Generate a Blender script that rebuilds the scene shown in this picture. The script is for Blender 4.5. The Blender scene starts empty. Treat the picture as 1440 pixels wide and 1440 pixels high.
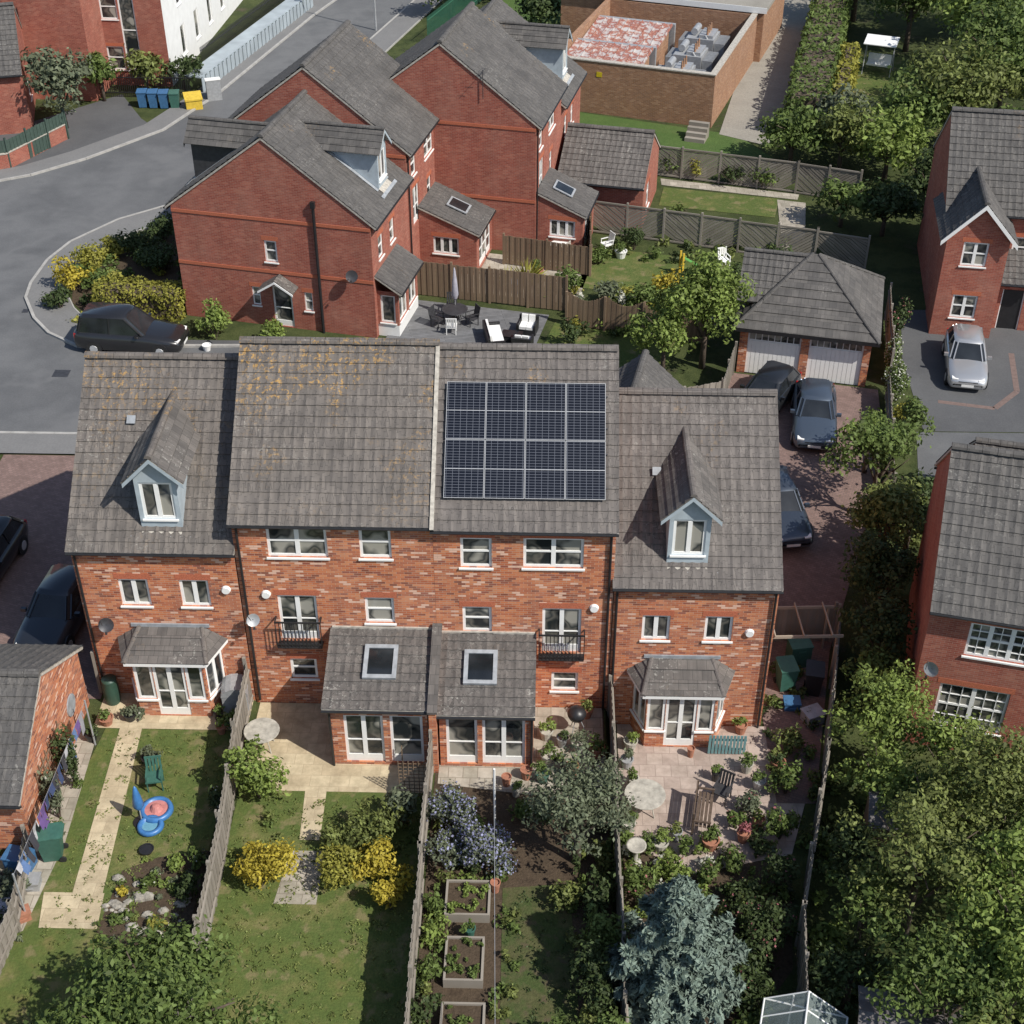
import bpy, bmesh, math, random
import numpy as np
from mathutils import Vector, Matrix
random.seed(7); rng=np.random.default_rng(7)
SC=bpy.context.scene; COL=SC.collection
rad=math.radians
V=Vector
def clamp(t): return max(0.0,min(1.0,t))
def h(x,y):
    r=clamp((46-y)/8.0)
    return -.7*clamp((x-2.2)/.3)*r+.3*clamp((-9.1-x)/.3)*r
# ---------------------------------------------------------------- materials
def newmat(name):
    m=bpy.data.materials.new(name); m.use_nodes=True
    t=m.node_tree; b=t.nodes["Principled BSDF"]
    return m,t,b
def nd(t,ty,props=None,**inp):
    n=t.nodes.new(ty)
    if props:
        for k,v in props.items(): setattr(n,k,v)
    for k,v in inp.items():
        key=k.replace("_"," ")
        s=n.inputs[key]
        if isinstance(v,bpy.types.NodeSocket): t.links.new(v,s)
        else: s.default_value=v
    return n
def ramp(t,fac,stops,interp='LINEAR'):
    n=t.nodes.new("ShaderNodeValToRGB"); n.color_ramp.interpolation=interp
    e=n.color_ramp.elements
    while len(e)<len(stops): e.new(.5)
    for i,(p,c) in enumerate(stops):
        e[i].position=p; e[i].color=(c[0],c[1],c[2],1) if len(c)==3 else c
    t.links.new(fac,n.inputs[0]); return n.outputs[0]
def mix(t,fac,a,b,mode='MIX'):
    n=t.nodes.new("ShaderNodeMix"); n.data_type='RGBA'; n.blend_type=mode
    for s,v in ((n.inputs[0],fac),(n.inputs[6],a),(n.inputs[7],b)):
        if isinstance(v,bpy.types.NodeSocket): t.links.new(v,s)
        else: s.default_value=v if not isinstance(v,tuple) or len(v)==4 else (v[0],v[1],v[2],1)
    return n.outputs[2]
def math_(t,op,a,b=0.0):
    n=t.nodes.new("ShaderNodeMath"); n.operation=op
    for s,v in ((n.inputs[0],a),(n.inputs[1],b)):
        if isinstance(v,bpy.types.NodeSocket): t.links.new(v,s)
        else: s.default_value=v
    return n.outputs[0]
def coord(t,which='UV'):
    return t.nodes.new("ShaderNodeTexCoord").outputs[which]
def noise(t,vec,scale,detail=3,rough=.55):
    n=nd(t,"ShaderNodeTexNoise",Scale=scale,Detail=detail,Roughness=rough)
    t.links.new(vec,n.inputs["Vector"]); return n.outputs["Fac"]
def bump(t,b,height,strength=.5,dist=.02):
    n=nd(t,"ShaderNodeBump",Strength=strength,Distance=dist); t.links.new(height,n.inputs["Height"])
    t.links.new(n.outputs[0],b.inputs["Normal"])
def setc(t,b,c):
    if isinstance(c,bpy.types.NodeSocket): t.links.new(c,b.inputs["Base Color"])
    else: b.inputs["Base Color"].default_value=(c[0],c[1],c[2],1)
def plain(name,c,rough=.6,metal=0,var=.15,vs=6,spec=.5):
    m,t,b=newmat(name)
    f=noise(t,coord(t,'Object'),vs,3)
    d=tuple(x*(1-var) for x in c); l=tuple(min(1,x*(1+var)) for x in c)
    setc(t,b,ramp(t,f,[(.3,d),(.7,l)]))
    b.inputs["Roughness"].default_value=rough; b.inputs["Metallic"].default_value=metal
    b.inputs["Specular IOR Level"].default_value=spec
    return m
def brickmat(name,stops,mortar,wbig=.25,ms=.006):
    m,t,b=newmat(name); uv=coord(t)
    br=nd(t,"ShaderNodeTexBrick",Scale=1.0,Color1=(0,0,0,1),Color2=(1,1,1,1),Mortar=(.5,.5,.5,1))
    br.inputs["Mortar Size"].default_value=ms; br.inputs["Brick Width"].default_value=.235; br.inputs["Row Height"].default_value=.078
    br.inputs["Mortar Smooth"].default_value=.1
    t.links.new(uv,br.inputs["Vector"])
    c=ramp(t,br.outputs["Color"],stops,'CONSTANT')
    ob=coord(t,'Object')
    big=noise(t,ob,.8,4,.7)
    c=mix(t,ramp(t,big,[(.45,(0,0,0)),(.75,(wbig,wbig,wbig))]),c,(.52,.32,.24))
    # soot and damp staining in broad vertical streaks
    mp=nd(t,"ShaderNodeMapping",Scale=(1.6,.35,1)); t.links.new(uv,mp.inputs[0])
    c=mix(t,.35,c,ramp(t,noise(t,mp.outputs[0],1.0,3),[(.32,(.62,.58,.56)),(.6,(1.08,1.06,1.05))]),'MULTIPLY')
    c=mix(t,br.outputs["Fac"],c,mortar)
    setc(t,b,c); b.inputs["Roughness"].default_value=.88; b.inputs["Specular IOR Level"].default_value=.2
    bump(t,b,math_(t,'SUBTRACT',1.0,br.outputs["Fac"]),.4,.01)
    return m
BRICK=brickmat("brick_orange",[(0,(.24,.08,.05)),(.10,(.45,.145,.07)),(.34,(.54,.19,.085)),(.56,(.40,.125,.062)),(.70,(.58,.235,.115)),(.82,(.70,.45,.34)),(.92,(.28,.09,.06))],(.46,.33,.25),.35)
BRICKR=brickmat("brick_red",[(0,(.29,.085,.06)),(.3,(.35,.108,.074)),(.6,(.31,.093,.065)),(.85,(.39,.14,.095))],(.35,.21,.165),.25,.007)
BRICKS=brickmat("brick_brown",[(0,(.29,.15,.085)),(.3,(.36,.19,.105)),(.6,(.32,.165,.09)),(.85,(.42,.24,.14))],(.34,.26,.20),.2,.008)
SOLD=plain("soldier_brick",(.42,.125,.065),.9,0,.3,30)
def tilemat(name,ca,cb,lich=.5,orange=.5):
    m,t,b=newmat(name); uv=coord(t); ob=coord(t,'Object')
    br=nd(t,"ShaderNodeTexBrick",Scale=1.0,Color1=(0,0,0,1),Color2=(1,1,1,1),Mortar=(.0,.0,.0,1))
    br.inputs["Mortar Size"].default_value=.005; br.inputs["Brick Width"].default_value=.3; br.inputs["Row Height"].default_value=.34
    br.inputs["Mortar Smooth"].default_value=.2
    t.links.new(uv,br.inputs["Vector"])
    c=ramp(t,br.outputs["Color"],[(0,ca),(1,cb)])
    n1=noise(t,ob,1.1,4,.65)
    c=mix(t,.65,c,ramp(t,n1,[(.3,(.66,.65,.64)),(.7,(1.2,1.17,1.14))]),'MULTIPLY')
    st=nd(t,"ShaderNodeMapping",Scale=(9,.9,1)); t.links.new(uv,st.inputs[0])
    c=mix(t,.35,c,ramp(t,noise(t,st.outputs[0],1.0,3),[(.35,(.6,.6,.6)),(.65,(1.1,1.1,1.1))]),'MULTIPLY')
    f1=noise(t,ob,9,4,.75); f2=noise(t,ob,.55,2,.5)
    lm=math_(t,'MULTIPLY',ramp(t,f1,[(.57,(0,0,0)),(.64,(1,1,1))]),ramp(t,f2,[(.62-.25*lich,(0,0,0)),(.75-.2*lich,(1,1,1))]))
    c=mix(t,math_(t,'MULTIPLY',lm,.65*min(1,lich*1.5)),c,(.42,.41,.37))
    if orange>0:
        f3=noise(t,ob,7,4,.8); mp=nd(t,"ShaderNodeMapping",Location=(13,4,2)); t.links.new(ob,mp.inputs[0])
        f4=noise(t,mp.outputs[0],.45,2,.5)
        om=math_(t,'MULTIPLY',ramp(t,f3,[(.54,(0,0,0)),(.6,(1,1,1))]),ramp(t,f4,[(.66-.2*orange,(0,0,0)),(.76-.2*orange,(1,1,1))]))
        zz=nd(t,"ShaderNodeSeparateXYZ"); t.links.new(ob,zz.inputs[0])
        om=math_(t,'MULTIPLY',om,ramp(t,math_(t,'DIVIDE',zz.outputs[2],12.0),[(.62,(.10,.10,.10)),(.84,(1,1,1))]))
        c=mix(t,math_(t,'MULTIPLY',om,.85),c,(.42,.25,.08))
    c=mix(t,br.outputs["Fac"],c,(.04,.038,.036))
    setc(t,b,c); b.inputs["Roughness"].default_value=.8; b.inputs["Specular IOR Level"].default_value=.3
    bump(t,b,f1,.25,.02)
    return m
TILE=tilemat("roof_tile_grey_brown",(.130,.118,.112),(.172,.156,.145),.40,.15)
TILEO=tilemat("roof_tile_lichen",(.130,.118,.110),(.176,.158,.143),.5,.8)
TILEG=tilemat("roof_tile_dark",(.092,.089,.087),(.130,.124,.118),.45,.1)
TILEL=tilemat("roof_tile_porch",(.105,.098,.093),(.160,.147,.137),.8,.2)
WHITE=plain("white_upvc",(.82,.82,.80),.35,0,.03)
CREAM=plain("cream_mortar",(.42,.39,.34),.9,0,.25,8)
LEAD=plain("lead_flashing",(.30,.32,.34),.6,0,.2,5)
BLUEG=plain("dormer_cladding",(.38,.44,.48),.6,0,.1,4)
BLACK=plain("black_plastic",(.02,.02,.022),.4,0,.2)
DARK=plain("dark_metal",(.06,.06,.065),.45,.3,.2)
GREYM=plain("grey_metal",(.38,.39,.40),.5,.3,.15)
RUB=plain("rubber",(.018,.018,.018),.85,0,.2)
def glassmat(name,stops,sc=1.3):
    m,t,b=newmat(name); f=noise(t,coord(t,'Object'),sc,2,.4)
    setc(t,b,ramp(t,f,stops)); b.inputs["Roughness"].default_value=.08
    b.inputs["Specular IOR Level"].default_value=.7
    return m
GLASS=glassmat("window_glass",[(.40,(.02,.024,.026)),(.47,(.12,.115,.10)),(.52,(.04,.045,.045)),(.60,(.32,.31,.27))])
CGLASS=glassmat("car_glass",[(.3,(.012,.014,.016)),(.7,(.03,.035,.04))])
def groundmat(name,cols,scale,rough=.95,b2=.0,speck=None,det=4,mul=.5):
    m,t,b=newmat(name); ob=coord(t,'Object')
    f=noise(t,ob,scale,det,.65)
    n=len(cols); c=ramp(t,f,[(.28+.44*i/(n-1),cols[i]) for i in range(n)])
    f2=noise(t,ob,14,3,.7)
    c=mix(t,mul,c,ramp(t,f2,[(.3,(.6,.6,.6)),(.7,(1.3,1.3,1.3))]),'MULTIPLY')
    if speck:
        f3=noise(t,ob,speck[0],3,.6)
        c=mix(t,ramp(t,f3,[(speck[1],(0,0,0)),(speck[1]+.1,(.8,.8,.8))]),c,speck[2])
    setc(t,b,c); b.inputs["Roughness"].default_value=rough; b.inputs["Specular IOR Level"].default_value=.2
    bump(t,b,f2,.6,b2 if b2 else .02)
    return m
LAWN=groundmat("lawn_grass",[(.165,.145,.055),(.105,.13,.036),(.085,.118,.032),(.135,.145,.048),(.20,.175,.08)],.7,.95,.05,(1.5,.56,(.20,.17,.085)))
LAWNS=groundmat("grass_painted_shade",[(.07,.085,.03),(.055,.08,.025),(.09,.09,.04),(.06,.075,.025)],1.1,.95,.05,(2.0,.56,(.10,.08,.05)))  # grass colour darkened to paint in the shade over the narrow lawn
GRASSD=groundmat("rough_ground",[(.045,.06,.02),(.07,.085,.03),(.04,.055,.018),(.08,.07,.045)],.6,.95,.08)
VERGE=groundmat("verge_grass",[(.09,.14,.04),(.07,.12,.032),(.10,.14,.045)],.5,.95,.05)
SOIL=groundmat("garden_soil",[(.05,.036,.025),(.085,.062,.042),(.06,.045,.03)],2.5,.95,.06)
ASPH=groundmat("asphalt",[(.100,.103,.108),(.15,.153,.157),(.112,.115,.12),(.14,.142,.146)],.14,.85,.006,(.35,.58,(.155,.157,.16)),4,.3)
ASPHD=groundmat("asphalt_drive",[(.085,.087,.092),(.12,.122,.125)],.35,.85,.006,None,4,.3)
PAVE=groundmat("pavement_tarmac",[(.17,.17,.17),(.205,.203,.20)],.5,.9,.006,None,4,.3)
TRACK=groundmat("concrete_track",[(.24,.225,.195),(.31,.29,.25),(.26,.24,.21)],.3,.9,.01)
KERB=plain("kerb_concrete",(.36,.35,.33),.9,0,.15,3)
def slabmat(name,ca,cb,joint,w,hh,rot=0,ms=.012,stain=.45):
    m,t,b=newmat(name); ob=coord(t,'Object')
    mp=nd(t,"ShaderNodeMapping",Rotation=(0,0,rad(rot))); t.links.new(ob,mp.inputs[0])
    br=nd(t,"ShaderNodeTexBrick",Scale=1.0,Color1=(0,0,0,1),Color2=(1,1,1,1),Mortar=(0,0,0,1))
    br.inputs["Mortar Size"].default_value=ms; br.inputs["Brick Width"].default_value=w; br.inputs["Row Height"].default_value=hh
    t.links.new(mp.outputs[0],br.inputs["Vector"])
    c=ramp(t,br.outputs["Color"],[(0,ca),(1,cb)])
    c=mix(t,stain,c,ramp(t,noise(t,ob,2.2,4,.7),[(.3,(.5,.48,.44)),(.65,(1.12,1.11,1.1))]),'MULTIPLY')
    c=mix(t,br.outputs["Fac"],c,joint); setc(t,b,c); b.inputs["Roughness"].default_value=.9
    bump(t,b,math_(t,'SUBTRACT',1.0,br.outputs["Fac"]),.4,.01)
    return m
SLAB=slabmat("patio_slab_buff",(.47,.39,.26),(.55,.47,.32),(.37,.30,.20),.6,.45,0,.008,.65)
SLABG=slabmat("patio_slab_grey",(.32,.295,.24),(.43,.39,.33),(.22,.19,.15),.45,.45,0,.012,.6)
SLABP=slabmat("patio_slab_pink",(.38,.30,.26),(.46,.38,.33),(.27,.21,.18),.5,.5,0,.009,.6)
BLOCK=slabmat("block_paving_red",(.19,.125,.108),(.25,.165,.145),(.13,.10,.09),.2,.1,20,.008)
DECK=slabmat("grey_decking",(.14,.143,.15),(.18,.182,.19),(.06,.06,.06),3.0,.14,-12,.008)
def islandmat(name,stops,rough=.85,trans=0.0,obscale=None):
    m,t,b=newmat(name); g=t.nodes.new("ShaderNodeNewGeometry")
    f=g.outputs["Random Per Island"]
    if obscale:
        nn=noise(t,coord(t,'Object'),obscale,1)
        f=math_(t,'ADD',math_(t,'MULTIPLY',f,.55),math_(t,'MULTIPLY',nn,.45))
    c=ramp(t,f,stops); setc(t,b,c); b.inputs["Roughness"].default_value=rough
    b.inputs["Specular IOR Level"].default_value=.25
    if trans>0:
        tr=t.nodes.new("ShaderNodeBsdfTranslucent"); t.links.new(c,tr.inputs[0])
        ms=t.nodes.new("ShaderNodeMixShader"); ms.inputs[0].default_value=trans
        t.links.new(b.outputs[0],ms.inputs[1]); t.links.new(tr.outputs[0],ms.inputs[2])
        t.links.new(ms.outputs[0],t.nodes["Material Output"].inputs[0])
    return m
def leafm(name,c,spread=.45,trans=.3):
    d=tuple(x*(1-spread) for x in c); l=tuple(x*(1+spread) for x in c)
    return islandmat(name,[(.15,d),(.5,c),(.85,l)],.6,trans,.9)
L_MID=leafm("leaf_mid",(.125,.175,.048),.5)
L_LIGHT=leafm("leaf_light",(.200,.265,.065),.45)
L_DARK=leafm("leaf_dark",(.070,.100,.036),.5)
L_OLIVE=leafm("leaf_olive",(.155,.180,.110),.45)
L_WILD=leafm("leaf_wild",(.170,.200,.060),.6)
L_YEL=leafm("leaf_yellow",(.46,.38,.055),.4)
L_YG=leafm("leaf_yellow_green",(.29,.28,.055),.4)
L_SPR=leafm("needle_silver",(.165,.215,.175),.5,.1)
L_BLUE=leafm("flower_blue",(.33,.34,.52),.4)
L_WHITE=leafm("blossom_white",(.6,.6,.52),.3)
L_PINK=leafm("flower_pink",(.42,.16,.17),.5)
WOODF=islandmat("fence_wood_grey",[(0,(.19,.17,.145)),(.5,(.25,.225,.19)),(1,(.33,.30,.26))],.9,0,2.0)
WOODB=islandmat("fence_wood_brown",[(0,(.16,.11,.075)),(.5,(.21,.15,.10)),(1,(.27,.195,.13))],.9,0,2.0)
BARK=plain("bark",(.10,.075,.055),.95,0,.35,10)
# ---------------------------------------------------------------- mesh builder
class Part:
    def __init__(s,name,mat,smooth=False): s.name=name;s.mat=mat;s.v=[];s.f=[];s.smooth=smooth
    def poly(s,pts):
        n=len(s.v); s.v+= [tuple(p) for p in pts]; s.f.append(tuple(range(n,n+len(pts))))
    def hexa(s,o,a,b,c):
        o=V(o);a=V(a);b=V(b);c=V(c)
        p=[o,o+a,o+a+b,o+b,o+c,o+a+c,o+a+b+c,o+b+c]; n=len(s.v); s.v+=[tuple(q) for q in p]
        if a.cross(b).dot(c)>0: F=[(0,3,2,1),(4,5,6,7),(0,1,5,4),(1,2,6,5),(2,3,7,6),(3,0,4,7)]
        else: F=[(0,1,2,3),(7,6,5,4),(4,5,1,0),(5,6,2,1),(6,7,3,2),(7,4,0,3)]
        s.f+=[tuple(n+i for i in f) for f in F]
    def box(s,x0,x1,y0,y1,z0,z1): s.hexa((x0,y0,z0),(x1-x0,0,0),(0,y1-y0,0),(0,0,z1-z0))
    def tube(s,p0,p1,r0,r1=None,seg=8,cap=True):
        p0=V(p0);p1=V(p1); r1=r0 if r1 is None else r1
        d=(p1-p0).normalized(); a=d.orthogonal().normalized(); b=d.cross(a); n=len(s.v)
        for p,r in ((p0,r0),(p1,r1)):
            for i in range(seg):
                t=2*math.pi*i/seg; s.v.append(tuple(p+a*(r*math.cos(t))+b*(r*math.sin(t))))
        for i in range(seg):
            j=(i+1)%seg; s.f.append((n+i,n+j,n+seg+j,n+seg+i))
        if cap: s.f.append(tuple(n+seg-1-i for i in range(seg))); s.f.append(tuple(n+seg+i for i in range(seg)))
    def lathe(s,c,prof,seg=16):
        c=V(c); n=len(s.v)
        for r,z in prof:
            for i in range(seg):
                t=2*math.pi*i/seg; s.v.append((c.x+r*math.cos(t),c.y+r*math.sin(t),c.z+z))
        for k in range(len(prof)-1):
            for i in range(seg):
                j=(i+1)%seg; s.f.append((n+k*seg+i,n+k*seg+j,n+(k+1)*seg+j,n+(k+1)*seg+i))
        s.f.append(tuple(n+(len(prof)-1)*seg+i for i in range(seg)))
class Group:
    def __init__(s,name,x=0,y=0,z=None,rot=0):
        s.e=bpy.data.objects.new(name,None); COL.objects.link(s.e)
        s.e.location=(x,y,h(x,y) if z is None else z); s.e.rotation_euler=(0,0,rad(rot)); s.e.empty_display_size=.3
        s.parts={}
    def p(s,name,mat,smooth=False):
        if name not in s.parts: s.parts[name]=Part(name,mat,smooth)
        return s.parts[name]
    def done(s):
        for q in s.parts.values():
            if q.f: mkobj(q.name,q.v,q.f,q.mat,s.e,q.smooth)
        return s
def mkobj(name,v,f,mat,parent=None,smooth=False):
    me=bpy.data.meshes.new(name); me.from_pydata(v,[],f); me.update()
    uv=me.uv_layers.new(name="UVMap")
    dat=[0.0]*(2*len(me.loops))
    for p in me.polygons:
        n=p.normal
        if abs(n.z)>.985: t=V((1,0,0)); b=V((0,1,0))
        else:
            t=V((0,0,1)).cross(n).normalized(); b=n.cross(t)
        for li in p.loop_indices:
            c=me.vertices[me.loops[li].vertex_index].co
            dat[2*li]=c.dot(t); dat[2*li+1]=c.dot(b)
    uv.data.foreach_set("uv",dat)
    if smooth: me.polygons.foreach_set("use_smooth",[True]*len(me.polygons))
    me.materials.append(mat)
    o=bpy.data.objects.new(name,me); COL.objects.link(o)
    if parent: o.parent=parent
    return o
CX=[-9.4,-9.1,2.2,2.5]; CY=[38,46]
def sheet(name,pts,mat,lift=.01):
    bm=bmesh.new(); bm.faces.new([bm.verts.new((p[0],p[1],0)) for p in pts])
    for x in CX: bmesh.ops.bisect_plane(bm,geom=bm.verts[:]+bm.edges[:]+bm.faces[:],plane_co=(x,0,0),plane_no=(1,0,0))
    for y in CY: bmesh.ops.bisect_plane(bm,geom=bm.verts[:]+bm.edges[:]+bm.faces[:],plane_co=(0,y,0),plane_no=(0,1,0))
    bmesh.ops.triangulate(bm,faces=bm.faces[:])
    for v in bm.verts: v.co.z=h(v.co.x,v.co.y)+lift
    bm.normal_update()
    for f in bm.faces:
        if f.normal.z<0: f.normal_flip()
    me=bpy.data.meshes.new(name); bm.to_mesh(me); bm.free(); me.materials.append(mat)
    o=bpy.data.objects.new(name,me); COL.objects.link(o); return o
def kerb(name,pts,w=.14,hh=.12,mat=None,lift=0):
    q=Part(name,mat or KERB)
    for a,b in zip(pts[:-1],pts[1:]):
        d=V((b[0]-a[0],b[1]-a[1],0)); L=d.length; d.normalize(); n=V((-d.y,d.x,0)); k=max(1,int(L/.9))
        for i in range(k):
            s0=V((a[0],a[1],0))+d*(L*i/k+.006); z=h(s0.x,s0.y)+lift
            q.hexa(s0+V((0,0,z-.05))-n*w/2,d*(L/k-.012),n*w,(0,0,hh+.05))
    return mkobj(name,q.v,q.f,q.mat)
# ---------------------------------------------------------------- house pieces
def wall(P,a,b,z0,z1,ops=(),depth=.1):
    """a->b base line, outward normal to its right; ops=(u,z,w,h)"""
    a=V((a[0],a[1],0)); b=V((b[0],b[1],0)); L=(b-a).length; d=(b-a)/L; n=V((d.y,-d.x,0))
    us=sorted({0,L}|{o[0] for o in ops}|{o[0]+o[2] for o in ops}); zs=sorted({z0,z1}|{o[1] for o in ops}|{o[1]+o[3] for o in ops})
    pt=lambda u,z,k=0: a+d*u+V((0,0,z))-n*k
    for u0,u1 in zip(us[:-1],us[1:]):
        for w0,w1 in zip(zs[:-1],zs[1:]):
            cu=(u0+u1)/2; cz=(w0+w1)/2
            if any(o[0]<cu<o[0]+o[2] and o[1]<cz<o[1]+o[3] for o in ops): continue
            P.poly([pt(u0,w0),pt(u1,w0),pt(u1,w1),pt(u0,w1)])
    for o in ops:
        u,z,w,hh=o[:4]; c=[(u,z),(u+w,z),(u+w,z+hh),(u,z+hh)]
        for i in range(4):
            p,q=c[i],c[(i+1)%4]
            P.poly([pt(*q),pt(*p),pt(p[0],p[1],depth),pt(q[0],q[1],depth)])
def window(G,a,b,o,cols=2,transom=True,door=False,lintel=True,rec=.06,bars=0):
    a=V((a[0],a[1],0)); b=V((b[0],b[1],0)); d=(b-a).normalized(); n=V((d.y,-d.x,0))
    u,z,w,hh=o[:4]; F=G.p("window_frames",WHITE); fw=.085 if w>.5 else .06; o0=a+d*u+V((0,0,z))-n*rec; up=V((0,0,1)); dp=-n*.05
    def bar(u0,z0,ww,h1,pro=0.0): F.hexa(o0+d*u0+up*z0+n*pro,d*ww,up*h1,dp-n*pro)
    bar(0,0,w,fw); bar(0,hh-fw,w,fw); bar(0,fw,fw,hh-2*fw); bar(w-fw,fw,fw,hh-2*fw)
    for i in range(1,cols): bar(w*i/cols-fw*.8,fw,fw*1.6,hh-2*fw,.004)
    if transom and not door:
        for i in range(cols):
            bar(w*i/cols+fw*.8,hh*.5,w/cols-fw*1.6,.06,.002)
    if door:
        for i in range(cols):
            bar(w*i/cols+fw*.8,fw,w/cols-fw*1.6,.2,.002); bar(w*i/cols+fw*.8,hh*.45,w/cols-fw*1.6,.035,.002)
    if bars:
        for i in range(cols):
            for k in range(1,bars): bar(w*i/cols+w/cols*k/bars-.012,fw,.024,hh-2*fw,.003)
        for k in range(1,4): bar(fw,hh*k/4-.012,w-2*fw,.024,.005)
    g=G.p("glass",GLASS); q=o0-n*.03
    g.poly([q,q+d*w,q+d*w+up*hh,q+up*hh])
    if not door:
        S=G.p("sills",WHITE); S.hexa(a+d*(u-.05)+V((0,0,z-.06))-n*.04,d*(w+.1),up*.055,n*.10)
    if lintel:
        S=G.p("lintels",SOLD); S.hexa(a+d*(u-.1)+V((0,0,z+hh+.003))-n*.05,d*(w+.2),up*.21,n*.058)
def relief(P,o,u,v,W,L,gauge=.34):
    o=V(o);u=V(u).normalized();v=V(v).normalized();n=u.cross(v)
    k=max(1,round(L/gauge)); g=L/k; nt=max(1,round(W/.3)); prof=[.022,.006,0,.006]
    cols=[(W*i/(4*nt),prof[i%4]) for i in range(4*nt+1)]; base=len(P.v); m=len(cols)
    for c in range(k):
        off=random.uniform(-.004,.004)
        for s,hh in ((c*g,.034+off),((c+1)*g,.0)):
            for x,p in cols: P.v.append(tuple(o+u*x+v*s+n*(p+hh+random.uniform(-.0025,.0025))))
    for r in range(2*k-1):
        for i in range(m-1):
            a=base+r*m+i; P.f.append((a,a+1,a+m+1,a+m))
def slope(G,o,u,v,W,L,mat,name="roof_tiles",verge=True,fascia=True):
    o=V(o);u=V(u).normalized();v=V(v).normalized();n=u.cross(v)
    relief(G.p(name,mat),o,u,v,W,L)
    G.p("roof_deck",CREAM).hexa(o-n*.09+u*.01,u*(W-.02),v*L,n*.08)
    if fascia:
        dn=V((0,0,-1)); out=V((-v.x,-v.y,0)).normalized()
        G.p("fascia",BLACK).hexa(o-n*.09+dn*.08-out*.02,u*W,V((0,0,.08)),-out*.03)
        a=o-n*.04+out*.035+dn*.02; G.p("gutter",BLACK).tube(a,a+u*W,.045,seg=8)
def ridge(G,a,b,r=.13,mat=None):
    a=V(a);b=V(b);L=(b-a).length;d=(b-a)/L;k=max(1,round(L/.45));s=d.cross(V((0,0,1))).normalized();P=G.p("ridge_tiles",mat or TILE)
    for i in range(k):
        p=a+d*(L*i/k); q=a+d*(L*(i+1)/k-.012); n=len(P.v); rr=r+random.uniform(-.006,.008)
        for c in (p,q):
            for j in range(6):
                t=math.pi*j/5; P.v.append(tuple(c+s*(rr*1.15*math.cos(t))+V((0,0,rr*math.sin(t)-.02))))
        for j in range(5): P.f.append((n+j,n+6+j,n+7+j,n+j+1))
        P.f.append(tuple(n+5-j for j in range(6))); P.f.append(tuple(n+6+j for j in range(6)))
def pipe(G,x,y,z0,z1,n=(0,-1)):
    P=G.p("downpipe",BLACK); P.tube((x+n[0]*.07,y+n[1]*.07,z0),(x+n[0]*.07,y+n[1]*.07,z1),.04)
def dormer(G,cx,eave,s,mat,D=None,W=None,flip=False,cheek=None,oh0=.22):
    T=(lambda x,y,z:V((W-x,D-y,z))) if flip else (lambda x,y,z:V((x,y,z)))
    tag="rear_" if flip else ""
    if flip: cx=W-cx
    hw=.62; yf=.42; roofz=lambda y: eave+(y+oh0)*s
    zb=roofz(yf)-.05; ze=eave+2.4; za=eave+3.2
    ck=cheek or BLUEG
    a=T(cx-hw,yf,0); b=T(cx+hw,yf,0)
    op=(.13,eave+.9,2*hw-.26,1.32)
    wall(G.p(tag+"dormer_front",ck),a,b,zb,ze,[op],.06); window(G,a,b,op,2,False,False,False,.04)
    C=G.p(tag+"dormer_cheeks",ck); yb=(ze-eave)/s-oh0
    C.poly([T(cx-hw,yf,zb),T(cx-hw,yf,ze),T(cx-hw,yb,ze)]); C.poly([T(cx+hw,yf,zb),T(cx+hw,yb,ze),T(cx+hw,yf,ze)])
    C.poly([T(cx-hw,yf,ze),T(cx+hw,yf,ze),T(cx,yf,za-.15)])
    oh=.3; zl=ze-.08; rise=za-zl; hwd=hw+oh-.02
    yfr=yf-.22
    yeb=(zl-eave)/s-oh0+.05; yrb=(za-eave)/s-oh0+.15
    R=G.p("dormer_roof_tiles",mat)
    for sg in (-1,1):
        p0=T(cx+sg*hwd,yfr,zl);p1=T(cx,yfr,za);p2=T(cx,yrb,za);p3=T(cx+sg*hwd,yeb,zl)
        nu=(p1-p0).cross(p3-p0); nu=nu if nu.z>0 else -nu; nu.normalize()
        k=4
        for i in range(k):
            q0=p0.lerp(p1,i/k)+nu*.045;q1=p0.lerp(p1,(i+1)/k)+nu*.015;r0=p3.lerp(p2,i/k)+nu*.045;r1=p3.lerp(p2,(i+1)/k)+nu*.015
            f=[q0,q1,r1,r0]
            if (q1-q0).cross(r0-q0).dot(nu)<0: f=f[::-1]
            R.poly(f); R.poly([q0,r0,r0-nu*.04,q0-nu*.04])
        f=[p0,p1,p2,p3]; G.p("dormer_soffit",CREAM).poly(f)
        d=(p1-p0); B=G.p(tag+"barge_boards",ck)
        B.hexa(p0-V((0,0,.02)),d,V((0,0,-.14)),(p3-p0).normalized()*.03)
    ridge(G,T(cx,yfr,za+.03),T(cx,yrb-.1,za+.03),.1,mat)
    yy=yf-.35
    p=T(cx-1.0,yy,roofz(yy)+.06); q=T(cx+1.0,yy,roofz(yy)+.06); w=T(cx-1.0,yy+.42,roofz(yy+.42)+.06)-p
    G.p("flashing",CREAM).hexa(p+(q-p)*.2,(q-p)*.6,w,(0,0,.02)); G.p("flashing_apron",LEAD).hexa(p,(q-p),w*.3,(0,0,.03))
    for sg in (-1,1):
        aa=T(cx+sg*(hw+.02),yf,roofz(yf)+.05); bb=T(cx+sg*(hw+.02),yb,ze+.05)
        G.p("flashing_apron",LEAD).hexa(aa,bb-aa,T(cx+sg*(hw+.2),yf,roofz(yf)+.05)-aa,(0,0,.02))
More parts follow.
